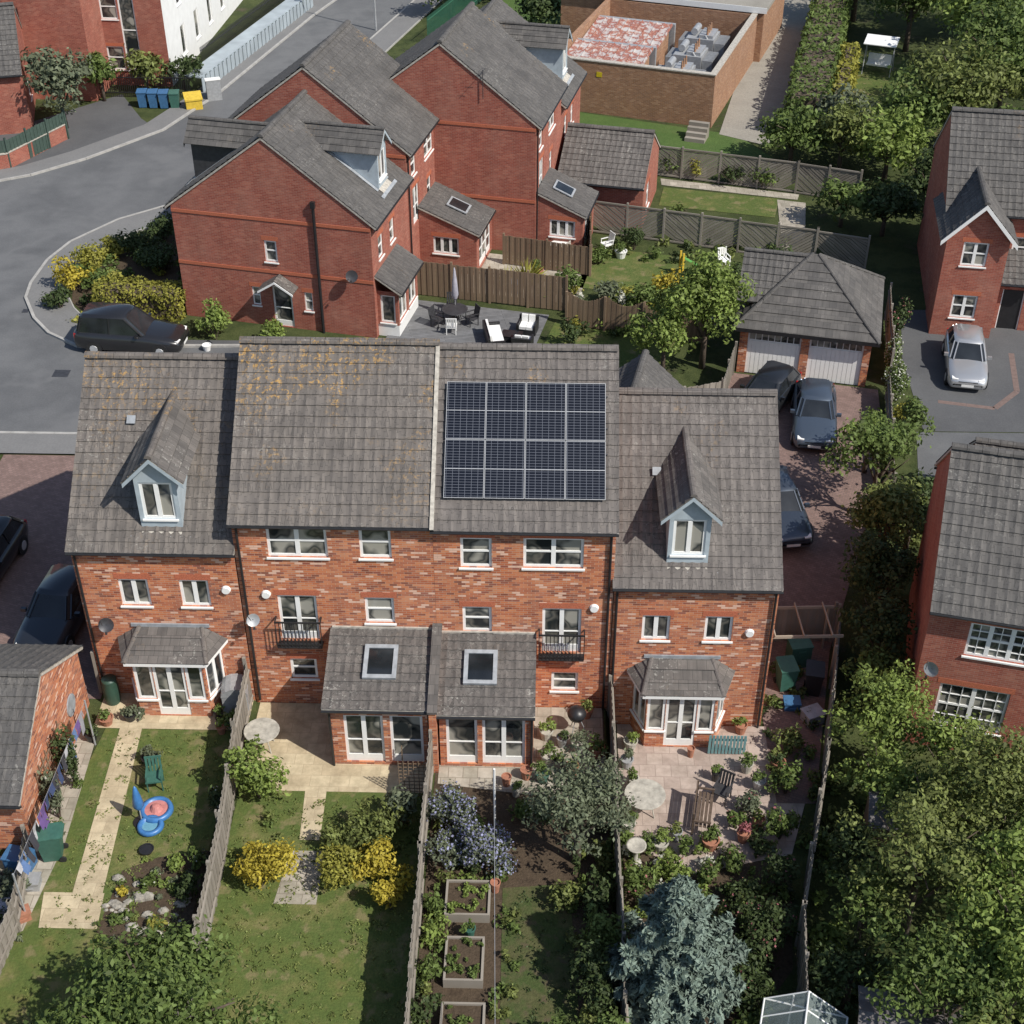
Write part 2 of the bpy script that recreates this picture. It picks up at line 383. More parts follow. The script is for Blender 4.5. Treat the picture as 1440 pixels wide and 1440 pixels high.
def bay(G,xa,xb,eave,z0,top,mat=None,depth=1.0):
    pts=[(xa,0),(xa+.4,-depth),(xb-.4,-depth),(xb,0)]
    P=G.p("bay_walls",BRICK); zt=eave-.05
    L0=math.hypot(.4,depth); o=(.08,z0+.7,L0-.16,zt-z0-.78)
    for a,b in ((pts[0],pts[1]),(pts[2],pts[3])):
        wall(P,a,b,-.9,zt,[o],.06); window(G,a,b,o,2,False,False,False,.02)
    Lf=xb-xa-.8; dw=Lf*.44; sw=(Lf-dw)/2-.03
    H=zt-z0-.1
    ops=[(sw+.03,z0+.02,dw,H),(.03,z0+.7,sw-.02,H-.68),(sw+dw+.05,z0+.7,sw-.06,H-.68)]
    wall(P,pts[1],pts[2],-.9,zt,ops,.06)
    window(G,pts[1],pts[2],ops[0],2,False,True,False,.02)
    for q in ops[1:]: window(G,pts[1],pts[2],q,1,False,False,False,.02)
    W_=G.p("bay_fascia",WHITE)
    oh=.2
    e=[V((xa-oh,0,eave)),V((xa+.4-oh*.8,-depth-oh,eave)),V((xb-.4+oh*.8,-depth-oh,eave)),V((xb+oh,0,eave))]
    t=[V((xa+.55,0,top)),V((xb-.55,0,top))]
    R=G.p("bay_roof_tiles",mat or TILEL)
    def strip(a,b,c,d):
        k=3
        nn=(b-a).cross(d-a).normalized()
        for i in range(k):
            q0=a.lerp(d,i/k)+nn*.04;q1=b.lerp(c,i/k)+nn*.04;q2=b.lerp(c,(i+1)/k);q3=a.lerp(d,(i+1)/k)
            R.poly([q0,q1,q2,q3]); R.poly([q0-nn*.04,q1-nn*.04,q1,q0])
    strip(e[0],e[1],t[0]+V((0,-.02,0)),t[0]); strip(e[1],e[2],t[1],t[0]); strip(e[2],e[3],t[1],t[1]+V((0,-.02,0)))
    for i in range(3):
        a,b=e[i],e[i+1]; d=(b-a); W_.hexa(a+V((0,0,-.12)),d,V((0,0,.11)),V((-d.y,d.x,0)).normalized()*.03)
    W_.poly([p+V((0,0,-.03)) for p in e][::-1])
    ridge(G,e[1]+V((0,0,.02)),t[0],.07,TILEL); ridge(G,e[2]+V((0,0,.02)),t[1],.07,TILEL)
    G.p("flashing_apron",CREAM).box(xa+.3,xb-.3,-.05,-.005,top-.02,top+.1)
def gable(G,W,D,eave,rz,brick,front=(),right=(),left=(),back=(),tile=TILE,z0=-.9,oh=.3,og=.06,wins=True,inset=.003,ridge_mat=None,fascia=True):
    ry=D/2; s=(rz-eave)/(ry+oh); wt=eave+oh*s-.1
    P=G.p("walls",brick); i=inset
    A={'f':((i,0),(W-i,0)),'r':((W-i,0),(W-i,D)),'b':((W-i,D),(i,D)),'l':((i,D),(i,0))}
    for k,ops in (('f',front),('r',right),('b',back),('l',left)):
        wall(P,*A[k],z0,wt,[o[:4] for o in ops])
        for o in ops:
            kw=o[4] if len(o)>4 else {}
            window(G,*A[k],o,**kw)
    zr=wt+ry*s
    P.poly([(W-i,0,wt),(W-i,D,wt),(W-i,ry,zr)]); P.poly([(i,D,wt),(i,0,wt),(i,ry,zr)])
    L=math.hypot(ry+oh,rz-eave)
    slope(G,(-og,-oh,eave),(1,0,0),(0,ry+oh,rz-eave),W+2*og,L,tile,fascia=fascia)
    slope(G,(W+og,D+oh,eave),(-1,0,0),(0,-ry-oh,rz-eave),W+2*og,L,tile,fascia=fascia)
    ridge(G,(-og,ry,rz+.04),(W+og,ry,rz+.04),.13,ridge_mat or tile)
    return s
def dish(G,p,d,mat,R=.24):
    p=V(p);d=V(d).normalized();a=d.orthogonal().normalized();b=d.cross(a);P=G.p("satellite_dish",mat,True);n=len(P.v);seg=14
    for k,(r,o) in enumerate(((R,.06),(R*.66,.025),(R*.28,.0))):
        for i in range(seg):
            t=2*math.pi*i/seg; P.v.append(tuple(p+a*(r*math.cos(t))+b*(r*math.sin(t))+d*o))
    for k in range(2):
        for i in range(seg): j=(i+1)%seg; P.f.append((n+k*seg+i,n+k*seg+j,n+(k+1)*seg+j,n+(k+1)*seg+i))
    P.f.append(tuple(n+2*seg+i for i in range(seg)))
    Q=G.p("dish_arm",DARK); Q.tube(p,p-d*.2,.02); Q.tube(p-b*.25,p+d*.35-b*.1,.012); Q.box(p.x+d.x*.35-.03,p.x+d.x*.35+.03,p.y+d.y*.35-.03,p.y+d.y*.35+.03,p.z-.12,p.z-.04)
def lamp_round(G,x,z):
    P=G.p("alarm_box",WHITE); P.tube((x,0,z),(x,-.09,z),.15,.12,14)
def juliet(G,cx,z):
    P=G.p("juliet_balcony",BLACK); w=.70
    P.box(cx-w,cx+w,-.32,-.28,z+.98,z+1.03); P.box(cx-w,cx+w,-.32,-.0,z-.04,z)
    for sg in (-1,1): P.box(cx+sg*w-.02,cx+sg*w+.02,-.32,0,z+.98,z+1.02)
    for i in range(13):
        x=cx-w+2*w*i/12; P.box(x-.013,x+.013,-.312,-.288,z,z+.98)
    P.box(cx-w,cx+w,-.32,-.28,z+.1,z+.14)
# ---------------------------------------------------------------- MAIN TERRACE  (rear wall on y=33.3)
Y0=33.3; OH=.22
def terr(x0,W,eave,ryD,rz,tile,front,name="terraced_brick_house"):
    G=Group(name,x0,Y0,0); s=gable(G,W,ryD*2,eave,rz,BRICK,front,tile=tile,oh=OH)
    return G,s
dbl=dict(cols=2,transom=True); sg=dict(cols=1,transom=True); cas=dict(cols=2,transom=False)
# A
G,s=terr(-14.1,4.95,6.27,4.7,10.15,TILEO,[(1.25,4.05,.92,1.05,cas),(3.12,4.05,.9,1.05,cas),(2.0,.35,1.6,2.1,dict(cols=2,door=True,lintel=False))])
dormer(G,2.8,6.2,s,TILEL); bay(G,1.1,4.15,2.72,.35,3.25)
lamp_round(G,4.55,4.75); pipe(G,.12,0,.2,6.1); dish(G,(.75,-.35,3.55),(.2,-1,.5),DARK)
G.p("roof_vent",LEAD).hexa((1.45,2.9,8.83),(.26,0,0),(0,.2,.165),(0,-.03,.05))
G.done()
# B
G,s=terr(-9.12,5.96,7.38,4.3,10.98,TILEO,[(1.0,6.05,1.8,1.12,dbl),(3.76,6.05,.95,1.12,sg),(3.78,3.5,.9,1.02,sg),(1.1,2.76,1.2,1.8,dict(cols=2,door=True)),(1.25,1.1,.85,.85,sg)])
juliet(G,1.7,2.7); lamp_round(G,.78,4.6); pipe(G,.15,0,.2,7.25); dish(G,(.35,-.35,3.85),(.3,-1,.5),GREYM,.21)
G.done()
# C
G,s=terr(-3.16,5.42,7.27,4.3,10.85,TILE,[(.8,5.76,.94,1.12,sg),(2.68,5.78,1.8,1.12,dbl),(.82,3.2,.9,1.02,sg),(3.28,2.4,1.2,1.8,dict(cols=2,door=True)),(3.6,.75,.85,.8,sg)])
juliet(G,3.89,2.35); lamp_round(G,4.86,4.25); pipe(G,5.28,0,-.1,7.15)
n=V((0,-s,1)).normalized()
G.p("party_flashing",CREAM).hexa(V((-.06,-.22,7.27))+n*.07,V((.12,0,0)),V((0,4.5,4.5*s)),n*.10)
def solarmat():
    m,t,b=newmat("solar_cells"); uv=coord(t)
    def grid(w,hh,ms):
        br=nd(t,"ShaderNodeTexBrick",props={'offset':0.0},Scale=1.0,Color1=(0,0,0,1),Color2=(.0,.0,.0,1),Mortar=(1,1,1,1))
        br.inputs["Mortar Size"].default_value=ms; br.inputs["Brick Width"].default_value=w; br.inputs["Row Height"].default_value=hh
        br.inputs["Mortar Smooth"].default_value=0
        t.links.new(uv,br.inputs["Vector"]); return br.outputs["Fac"]
    c=mix(t,grid(.188,.0855,.006),(.005,.007,.014),(.12,.13,.155))
    setc(t,b,c); b.inputs["Roughness"].default_value=.3; b.inputs["Specular IOR Level"].default_value=.3
    return m
SOLAR=solarmat(); ALU=plain("aluminium_frame",(.5,.51,.52),.4,.3,.05)
vv=V((0,1,s)).normalized(); uu=V((1,0,0)); base=V((.32,.55,7.27+.77*s))+n*.12
pw,ph=1.175,1.80
for r in range(2):
    for c in range(4):
        o=base+uu*(c*(pw+.018))+vv*(r*(ph+.02))
        G.p("solar_panel_backing",DARK).hexa(o,uu*pw,vv*ph,n*.035)
        q=o+n*.037; m=.014; G.p("solar_panel_cells",SOLAR).poly([q+uu*m+vv*m,q+uu*(pw-m)+vv*m,q+uu*(pw-m)+vv*(ph-m),q+uu*m+vv*(ph-m)])
        F=G.p("solar_panel_frames",ALU)
        F.hexa(o,uu*pw,vv*m,n*.045);F.hexa(o+vv*(ph-m),uu*pw,vv*m,n*.045);F.hexa(o+vv*m,uu*m,vv*(ph-2*m),n*.045);F.hexa(o+uu*(pw-m)+vv*m,uu*m,vv*(ph-2*m),n*.045)
        F.hexa(o+uu*m+vv*(ph/2-.009),uu*(pw-2*m),vv*.018,n*.041)
for k in (.35,1.4,2.2,3.2): G.p("solar_rails",DARK).hexa(base-n*.05+vv*k-uu*.03,uu*4.85,vv*.04,n*.045)
G.done()
# D
G,s=terr(2.28,5.0,5.2,4.7,9.1,TILE,[(.92,2.98,.86,1.0,cas),(2.85,2.98,.86,1.0,cas),(1.4,-.65,1.6,2.0,dict(cols=2,door=True,lintel=False))])
dormer(G,2.18,5.13,s,TILEL); bay(G,.75,3.75,1.72,-.65,2.28)
lamp_round(G,4.25,3.35); pipe(G,4.9,0,-.8,5.05); pipe(G,.1,0,-.8,5.05)
G.p("roof_vent",LEAD).hexa((1.15,2.5,7.46),(.26,0,0),(0,.2,.165),(0,-.03,.05))
G.done()
def ext(name,x0,W,yf,eave,top,left_pier):
    G=Group(name,x0,Y0,0); D=Y0-yf
    P=G.p("walls",BRICK)
    fo=[(.45,.12,1.2,2.0,dict(cols=2,door=True,lintel=False)),(1.85,.12,1.0,2.0,dict(cols=1,door=True,lintel=False))] if left_pier else [(.2,.12,.95,1.95,dict(cols=1,door=True,lintel=False)),(1.3,.12,1.3,1.95,dict(cols=2,door=True,lintel=False))]
    wall(P,(0,-D),(W,-D),-.9,eave,[o[:4] for o in fo])
    for o in fo: window(G,(0,-D),(W,-D),o,**o[4])
    for a,b in (((0,-.01),(0,-D)),((W,-D),(W,-.01))): wall(P,a,b,-.9,eave)
    P.poly([(0,-.01,eave),(0,-D,eave),(0,-.01,top)]); P.poly([(W,-D,eave),(W,-.01,eave),(W,-.01,top)])
    L=math.hypot(D+.2,top-eave+.06); v=V((0,D+.2,top-eave+.06)).normalized()
    slope(G,(-.15,-D-.2,eave),(1,0,0),v,W+.2,L-.02,TILEL)
    cx=1.5 if left_pier else 1.2; n=V((1,0,0)).cross(v)
    o=V((cx-.5,-D-.2,eave))+v*1.05+n*.05
    S=G.p("skylight_frame",LEAD); w,l,f=1.02,1.2,.13
    S.hexa(o,V((w,0,0)),v*f,n*.1);S.hexa(o+v*(l-f),V((w,0,0)),v*f,n*.1);S.hexa(o+v*f,V((f,0,0)),v*(l-2*f),n*.1);S.hexa(o+v*f+V((w-f,0,0)),V((f,0,0)),v*(l-2*f),n*.1)
    q=o+n*.06; G.p("skylight_glass",CGLASS).poly([q+V((f,0,0))+v*f,q+V((w-f,0,0))+v*f,q+V((w-f,0,0))+v*(l-f),q+V((f,0,0))+v*(l-f)])
    G.p("flashing_apron",CREAM).box(-.1,W,-.06,-.004,top-.02,top+.12)
    pipe(G,0.05 if left_pier else W-.05,-D,0,eave)
    return G
G=ext("rear_extension",-6.3,3.0,30.65,2.52,3.25,True); G.done()
G=ext("rear_extension",-2.95,2.85,30.65,2.35,3.12,False); G.done()
G=Group("party_wall",-3.23,30.35,0)
G.p("wall",BRICK).box(0,.22,0,2.9,-.5,2.5)
G.p("wall_raked",BRICK).poly([(0,0,2.5),(0,0,2.52),(0,2.9,3.48),(0,2.9,2.5)][::-1]); G.p("wall_raked",BRICK).poly([(.22,0,2.5),(.22,0,2.52),(.22,2.9,3.48),(.22,2.9,2.5)])
G.p("coping",TILEL).hexa((-.04,-.05,2.54),(.30,0,0),(0,2.95,.95),(0,0,.08)); G.done()
# ---------------------------------------------------------------- BACK ROW (ridge along local x, rot 78)
def brow(x,y,W,eave,rz,front,left=(),**k):
    G=Group("brick_house",x,y,0,78); s=gable(G,W,9.4,eave,rz,BRICKR,front,left=left,tile=TILEG,back=[(1.0,3.3,.9,1.1,dict(cols=1)),(3.2,3.3,.9,1.1,dict(cols=1))])
    # projecting string courses on the gable end
    for z in (2.75,eave-.2): G.p("string_course",SOLD).box(-.03,.0,.0,9.4,z,z+.15)
    return G,s
lw=dict(cols=1,transom=True)
G,s=brow(-7.6,57.2,5.5,5.5,9.2,[(.9,3.5,.7,1.1,lw),(2.6,3.5,.7,1.1,lw)],left=[(4.3,3.3,.6,1.05,lw),(4.45,.05,.95,2.05,dict(cols=1,door=True)),(3.45,1.0,.4,.95,lw),(6.0,1.0,.4,.95,lw)])
dormer(G,3.3,5.5,s,TILEG,oh0=.3); dormer(G,2.6,5.5,s,TILEG,D=9.4,W=5.5,flip=True,cheek=DARK,oh0=.3)
G.p("downpipe",BLACK).tube((-.1,2.55,0),(-.1,2.55,6.3),.07); G.p("downpipe",BLACK).box(-.18,-.032,2.45,2.65,6.2,6.5)
dish(G,(-.3,.9,3.2),(-1,-.2,.4),DARK,.28)
C=G.p("door_canopy_tiles",TILEL); yc=4.48
for sgn in (-1,1):
    a=V((-.75,yc+sgn*.85,2.15));b=V((-.75,yc,2.7));c=V((-.031,yc,2.7));d=V((-.031,yc+sgn*.85,2.15)); C.hexa(a,b-a,d-a,(0,0,.06))
G.p("canopy_bargeboard",WHITE).hexa((-.78,yc-.85,2.05),(0,.85,.55),(.03,0,0),(0,0,.1)); G.p("canopy_bargeboard",WHITE).hexa((-.78,yc+.85,2.05),(0,-.85,.55),(.03,0,0),(0,0,.1))
G.p("bay_walls",WHITE).box(.3,3.3,-1.0,0,-.1,.6)
W1=(.3,-1.0),(3.3,-1.0)
wall(G.p("bay_brick",BRICKR),*W1,.6,2.3,[(.15,.7,1.2,1.5),(1.6,.7,1.2,1.5)]); window(G,*W1,(.15,.7,1.2,1.5),2,False,False,False); window(G,*W1,(1.6,.7,1.2,1.5),2,False,False,False)
wall(G.p("bay_brick",BRICKR),(.3,0),(.3,-1.0),.6,2.3,[(.15,.7,.7,1.4)]); window(G,(.3,0),(.3,-1.0),(.15,.7,.7,1.4),1,False,False,False)
slope(G,(.1,-1.25,2.3),(1,0,0),(0,1.25,.8),3.4,1.48,TILEL)
G.done()
fF=[(.7,5.2,.8,1.1,lw),(2.9,5.2,1.5,1.1,dict(cols=2)),(.8,2.7,1.0,1.9,dict(cols=2,door=True)),(3.2,3.0,.7,1.1,lw)]
fx=-7.6+5.5*.2079; fy=57.2+5.5*.978
def leanto(G,x0,x1,dep,eave,top,sky=True):
    P=G.p("extension_walls",BRICKR); o=(.5,.15,x1-x0-1.0,1.9)
    wall(P,(x0,-dep),(x1,-dep),-.2,eave,[o]); window(G,(x0,-dep),(x1,-dep),o,3,False,True,False)
    o2=(.7,1.0,1.3,.9); wall(P,(x0,0),(x0,-dep),-.2,eave,[o2]); window(G,(x0,0),(x0,-dep),o2,3,False); wall(P,(x1,-dep),(x1,0),-.2,eave)
    P.poly([(x0,0,eave),(x0,-dep,eave),(x0,0,top)]);P.poly([(x1,-dep,eave),(x1,0,eave),(x1,0,top)])
    v=V((0,dep+.2,top-eave)); slope(G,(x0-.1,-dep-.2,eave),(1,0,0),v,x1-x0+.2,v.length,TILEL)
    if sky:
        v.normalize(); n=V((1,0,0)).cross(v); o=V(((x0+x1)/2-.5,-dep-.2,eave))+v*1.1+n*.08
        G.p("skylight_frame",LEAD).hexa(o,(1,0,0),v*1.1,n*.05); q=o+n*.055; G.p("skylight_glass",CGLASS).poly([q+V((.1,0,0))+v*.1,q+V((.9,0,0))+v*.1,q+V((.9,0,0))+v*1.0,q+V((.1,0,0))+v*1.0])
G,s=brow(fx,fy,6.4,6.65,10.4,fF); leanto(G,1.6,4.9,2.9,2.2,3.4); pipe(G,.1,0,0,6.5); G.done()
G,s=brow(-.45,66,6.0,6.65,10.4,fF); leanto(G,.2,3.2,2.4,2.2,3.3); pipe(G,.1,0,0,6.5)
G.p("tv_aerial",DARK).tube((-.1,2.6,7.9),(-.1,2.6,9.3),.02); G.p("tv_aerial",DARK).tube((-.5,2.6,9.2),(.4,2.6,9.2),.012)
for k in range(6): G.p("tv_aerial",DARK).tube((-.45+.16*k,2.4,9.2),(-.45+.16*k,2.8,9.2),.008)
G.done()
G,s=brow(.8,71.87,5.3,5.5,9.2,[(.9,3.5,.7,1.1,lw),(2.6,3.5,.7,1.1,lw)]); dormer(G,2.8,5.5,s,TILEG,oh0=.3); G.done()
G=Group("brick_garage",.7,69.9,0,-12); gable(G,4.5,5.2,2.4,4.3,BRICKR,tile=TILEL,right=[(1.2,.6,1.0,1.4,dict(cols=1))]); G.done()
# ---------------------------------------------------------------- double garage
G=Group("double_garage",8.6,54.6,0,-12)
dd=[(.35,0,2.3,2.05),(3.0,0,2.3,2.05)]
P=G.p("walls",BRICK); wall(P,(0,0),(5.6,0),-.2,2.4,dd,.12); wall(P,(5.6,0),(5.6,5.6),-.2,2.4); wall(P,(5.6,5.6),(0,5.6),-.2,2.4); wall(P,(0,5.6),(0,0),-.2,2.4)
for o in dd:
    q=G.p("garage_doors",WHITE)
    for k in range(12):
        x=o[0]+o[2]*k/12; q.box(x+.008,x+o[2]/12-.008,.08,.11,0,1.62)
    q.box(o[0],o[0]+o[2],.112,.13,0,2.05)
    for k in range(8):
        x=o[0]+.06+(o[2]-.12)*k/8; G.p("door_windows",GLASS).box(x+.02,x+(o[2]-.12)/8-.02,.095,.112,1.68,1.98)
E_=[V((-.3,-.3,2.35)),V((5.9,-.3,2.35)),V((5.9,5.9,2.35)),V((-.3,5.9,2.35))]; r0=V((2.6,2.8,4.7)); r1=V((2.9,2.8,4.7))
R=G.p("roof_tiles",TILEG)
def hipstrip(R,a,b,c,d,k=9):
    nn=(b-a).cross(d-a).normalized()
    for i in range(k):
        q0=a.lerp(d,i/k)+nn*.04;q1=b.lerp(c,i/k)+nn*.04;q2=b.lerp(c,(i+1)/k);q3=a.lerp(d,(i+1)/k)
        R.poly([q0,q1,q2,q3]); R.poly([q0-nn*.045,q1-nn*.045,q1,q0])
hipstrip(R,E_[0],E_[1],r1,r0);hipstrip(R,E_[1],E_[2],r1+V((0,.01,0)),r1);hipstrip(R,E_[2],E_[3],r0,r1);hipstrip(R,E_[3],E_[0],r0,r0+V((0,.01,0)))
for a,b in ((E_[0],r0),(E_[1],r1),(E_[2],r1),(E_[3],r0)): ridge(G,a+V((0,0,.03)),b,.09,TILEG)
G.p("fascia",BLACK).box(-.3,5.9,-.33,-.3,2.2,2.36); G.p("fascia",BLACK).box(5.9,5.93,-.3,5.9,2.2,2.36)
slope(G,(-.35,.9,3.05),(1,0,0),(0,1.9,1.5),2.9,2.42,TILEG,fascia=False); slope(G,(2.55,4.7,3.05),(-1,0,0),(0,-1.9,1.5),2.9,2.42,TILEG,fascia=False); ridge(G,(-.35,2.8,4.6),(2.6,2.8,4.6),.1,TILEG)
G.p("gable_infill",BRICK).poly([(-.2,.9,2.9),(-.2,2.8,4.45),(-.2,4.7,2.9)])
G.done()
G=Group("brick_garage",4.6,44.0,0,78); gable(G,5.2,3.2,2.2,3.9,BRICK,tile=TILEG); G.done()
G=Group("gate_pier",4.0,49.6,0); G.p("brick_pier",BRICK).box(0,.45,0,.45,-.2,2.2); G.p("cap",CREAM).box(-.05,.5,-.05,.5,2.2,2.3); G.done()
# ---------------------------------------------------------------- right houses
G=Group("detached_brick_house",18.2,60.4,0,-8)
s=gable(G,9,7.2,5.2,8.5,BRICKR,[(3.2,3.0,.9,1.1,dict(cols=1))],tile=TILEG)
P=G.p("front_wing_walls",BRICKR); wo=[(.75,3.55,1.1,1.15,dict(cols=2)),(.75,.95,1.1,1.15,dict(cols=2))]
wall(P,(-.05,-2.2),(2.65,-2.2),-.3,5.0,[o[:4] for o in wo])
for o in wo: window(G,(-.05,-2.2),(2.65,-2.2),o,2,True)
wall(P,(-.05,0),(-.05,-2.2),-.3,5.0); wall(P,(2.65,-2.2),(2.65,0),-.3,5.0); P.poly([(-.05,-2.2,5.0),(2.65,-2.2,5.0),(1.3,-2.2,6.45)])
for sg_ in (-1,1):
    a=V((1.3+sg_*1.65,-2.5,4.8)); v=V((-sg_*1.65,0,1.8))
    if sg_<0: slope(G,a+V((0,4.4,0)),(0,-1,0),v,4.4,v.length,TILEG,fascia=False)
    else: slope(G,a,(0,1,0),v,4.4,v.length,TILEG,fascia=False)
    G.p("bargeboards",WHITE).hexa(a+V((0,-.04,-.2)),v,(0,.04,0),(0,0,.22))
ridge(G,(1.3,-2.5,6.65),(1.3,1.5,6.65),.12,TILEG)
D_=[(.35,.0,1.0,2.05)]
wall(G.p("porch_walls",BRICKR),(2.66,-1.2),(4.4,-1.2),-.2,2.5,D_); G.p("front_door",BLACK).box(3.05,3.95,-1.12,-1.08,0,2.0); G.p("door_frame",WHITE).box(3.0,3.06,-1.15,-1.05,0,2.05);G.p("door_frame",WHITE).box(3.96,4.02,-1.15,-1.05,0,2.05)
slope(G,(2.55,-1.6,2.5),(1,0,0),(0,1.6,1.0),2.0,1.88,TILEL)
G.p("garage_door",WHITE).box(4.5,7,-.06,-.01,0,2.1)
G.done()
G=Group("detached_brick_house",11.75,32.75,-.7,-13)
s=gable(G,8,7.4,5.7,9.0,BRICKR,[(1.2,4.0,1.9,1.3,dict(cols=3,bars=2)),(5.0,4.0,1.2,1.3,dict(cols=2,bars=2)),(.75,1.0,2.1,1.75,dict(cols=2,bars=3,lintel=True)),(4.3,.9,1.8,1.5,dict(cols=2,bars=2))],tile=TILEG)
dish(G,(.35,-.4,3.6),(-.5,-1,.3),GREYM); G.done()
G=Group("brick_garage",15.6,42.2,-.3,-13); gable(G,6,3.4,2.4,3.9,BRICKR,tile=TILEG); G.done()
G=Group("brick_garage",-20.5,26.8,None,0); gable(G,6.1,6.0,2.2,4.1,BRICK,tile=TILEG,og=.1)
T=G.p("wall_trellis",WOODB)
for k in range(8): T.box(6.12,6.15,1.2+.3*k,1.23+.3*k,.1,1.9)
for k in range(6): T.box(6.15,6.18,1.2,3.4,.2+.3*k,.23+.3*k)
G.p("garden_mirror",LEAD).tube((6.1,4.6,1.3),(6.14,4.6,1.3),.36,.36,20)
G.done()
# ---------------------------------------------------------------- top-left buildings
G=Group("modern_apartment_building",-46,91,0,-4)
ops=[(3+3.2*k,z,.9,1.9,dict(cols=1,transom=False,lintel=False)) for k in range(6) for z in (1,4.2)]
WR=plain("white_render",(.75,.75,.73),.8,0,.05,2)
wall(G.p("render_wall",WR),(22,0),(22,26),0,8.5,[o[:4] for o in ops])
for o in ops: window(G,(22,0),(22,26),o,**o[4])
P=G.p("brick_wall",BRICKR); ops=[(2+4*k,z,1.1,1.5,dict(cols=1)) for k in range(5) for z in (1,4.2)]+[(19.2,1,1.0,5,dict(cols=1,lintel=False))]
wall(P,(0,0),(22,0),0,8,[o[:4] for o in ops])
for o in ops: window(G,(0,0),(22,0),o,**o[4])
G.p("flat_roof",GREYM).box(-.2,21.7,.2,26,8,8.25); G.p("parapet",WR).box(21.7,22.2,-.2,26.2,8.5,8.7); G.p("brick_stair_tower",BRICKR).box(14,18,-3,-.01,0,6.5); G.done()
G=Group("brick_house",-38.5,79.5,0,15); gable(G,8,6.5,3.6,6.6,BRICKR,[(2,1,1,1.1,dict(cols=1)),(5,1,1,1.1,dict(cols=1))],tile=TILEG,right=[(2.6,1.0,1.1,1.2,dict(cols=2))]); G.done()
# ---------------------------------------------------------------- substation compound
G=Group("electricity_substation",.2,86.4,0,-18)
W_,D_=10.3,12.5
B=G.p("compound_walls",BRICKS)
B.box(0,W_,0,.3,-.2,3.2);B.box(W_-.3,W_,.302,D_,-.2,3.2);B.box(0,.3,.302,D_,-.2,3.2);B.box(.302,W_-.302,D_-.3,D_,-.2,3.2)
G.p("coping",CREAM).box(-.04,W_+.04,-.04,.34,3.2,3.27); G.p("coping",CREAM).box(W_-.34,W_+.04,.342,D_,3.2,3.27)
G.p("yard",TRACK).box(.31,W_-.31,.31,D_-.31,-.05,.04)
m,t,b=newmat("rusty_roof"); f=noise(t,coord(t,'Object'),1.0,6,.7); setc(t,b,ramp(t,f,[(.40,(.5,.47,.45)),(.47,(.36,.15,.10)),(.52,(.27,.09,.07)),(.57,(.45,.40,.38)),(.7,(.52,.50,.48))])); b.inputs["Roughness"].default_value=.8; RUST=m
for k in range(2):
    G.p("switch_room",BRICKS).box(.6,5.2,.6+4.9*k,4.2+4.9*k,0,2.4)
    v=V((0,3.9,.35)); q=G.p("rusty_roof",RUST); q.hexa((.4,.45+4.9*k,2.5),(5,0,0),v,(0,0,.1))
    for j in range(11): q.hexa((.4+.49*j,.45+4.9*k,2.6),(.05,0,0),v,(0,0,.06))
    G.p("roof_kerb",GREYM).box(.3,5.5,4.5+4.9*k,4.8+4.9*k,0,2.9)
for k in range(3):
    t_=G.p("transformers",GREYM); x,y=6.6,1.2+3.4*k
    t_.box(x,x+1.8,y,y+2.0,0,2.6)
    for j in range(9): t_.box(x+1.85,x+2.5,y+.1+.21*j,y+.2+.21*j,.4,2.4); t_.box(x-.5,x-.05,y+.1+.21*j,y+.2+.21*j,.4,2.4)
    t_.tube((x+.4,y+.6,2.85),(x+.4,y+1.8,2.85),.22,seg=12)
    t_.box(x+.8,x+1.7,y+.2,y+1.8,2.6,2.8); t_.tube((x+1.2,y+.2,2.8),(x+2.2,y+.2,1.4),.06)
    for j in range(3): G.p("bushings",BRICKS).tube((x+1.3,y+.4+.5*j,2.8),(x+1.3,y+.4+.5*j,3.3),.08,.05)
G.p("warning_sign",plain("sign_yellow",(.6,.45,.02),.5)).box(3.0,3.35,-.02,-.004,2.3,2.6)
G.done()
G=Group("brick_outbuilding",9.5,96.5,0,-18); G.p("walls",BRICKS).box(-9,5,0,8,0,3.4); G.p("flat_roof",TRACK).box(-9.2,5.2,-.2,8.2,3.4,3.65); G.p("fascia",WHITE).box(-9.2,5.2,-.24,-.2,3.3,3.66); G.done()
G=Group("timber_steps",8.6,82.2,0,-18)
for k in range(4): G.p("treads",WOODF).box(0,1.2,-.3*k-.3,-.3*k,0,.9-.22*k)
G.done()
# ---------------------------------------------------------------- GROUND
sheet("ground",[(-500,-300),(500,-300),(500,700),(-500,700)],GRASSD,0)
sheet("road",[(-60,48.9),(-13.5,48.9),(-13.5,56.2),(-21.1,56),(-23.9,58.6),(-25.1,62.1),(-24.4,66.7),(-20.3,71.3),(-17.8,76),(-15.8,85),(-12.5,98),(-8,115),(0,150),(-6,150),(-13.6,115),(-17,104),(-20.9,88),(-23,82),(-26.5,77.5),(-32,73.5),(-60,68)],ASPH,.012)
sheet("parking_court",[(-24.8,83.9),(-23.2,81.9),(-26.5,77.6),(-30,75.0),(-36,78),(-27,88)],ASPHD,.016)
K1=[(-13.6,56.25),(-21.1,56),(-22.8,57.2),(-23.9,58.6),(-24.9,60.6),(-25.1,62.1),(-25,64.6),(-24.4,66.7),(-22.6,69.4),(-20.3,71.3),(-18.8,73.6),(-17.8,76),(-15.8,85),(-12.5,98),(-8,115)]
kerb("kerb",K1)
def offset(pts,d):
    out=[]
    for i,p in enumerate(pts):
        a=V((pts[max(0,i-1)][0],pts[max(0,i-1)][1],0)); b=V((pts[min(len(pts)-1,i+1)][0],pts[min(len(pts)-1,i+1)][1],0)); t=(b-a).normalized(); n=V((t.y,-t.x,0)); out.append((p[0]+n.x*d,p[1]+n.y*d))
    return out
K2=offset(K1[1:],1.9)
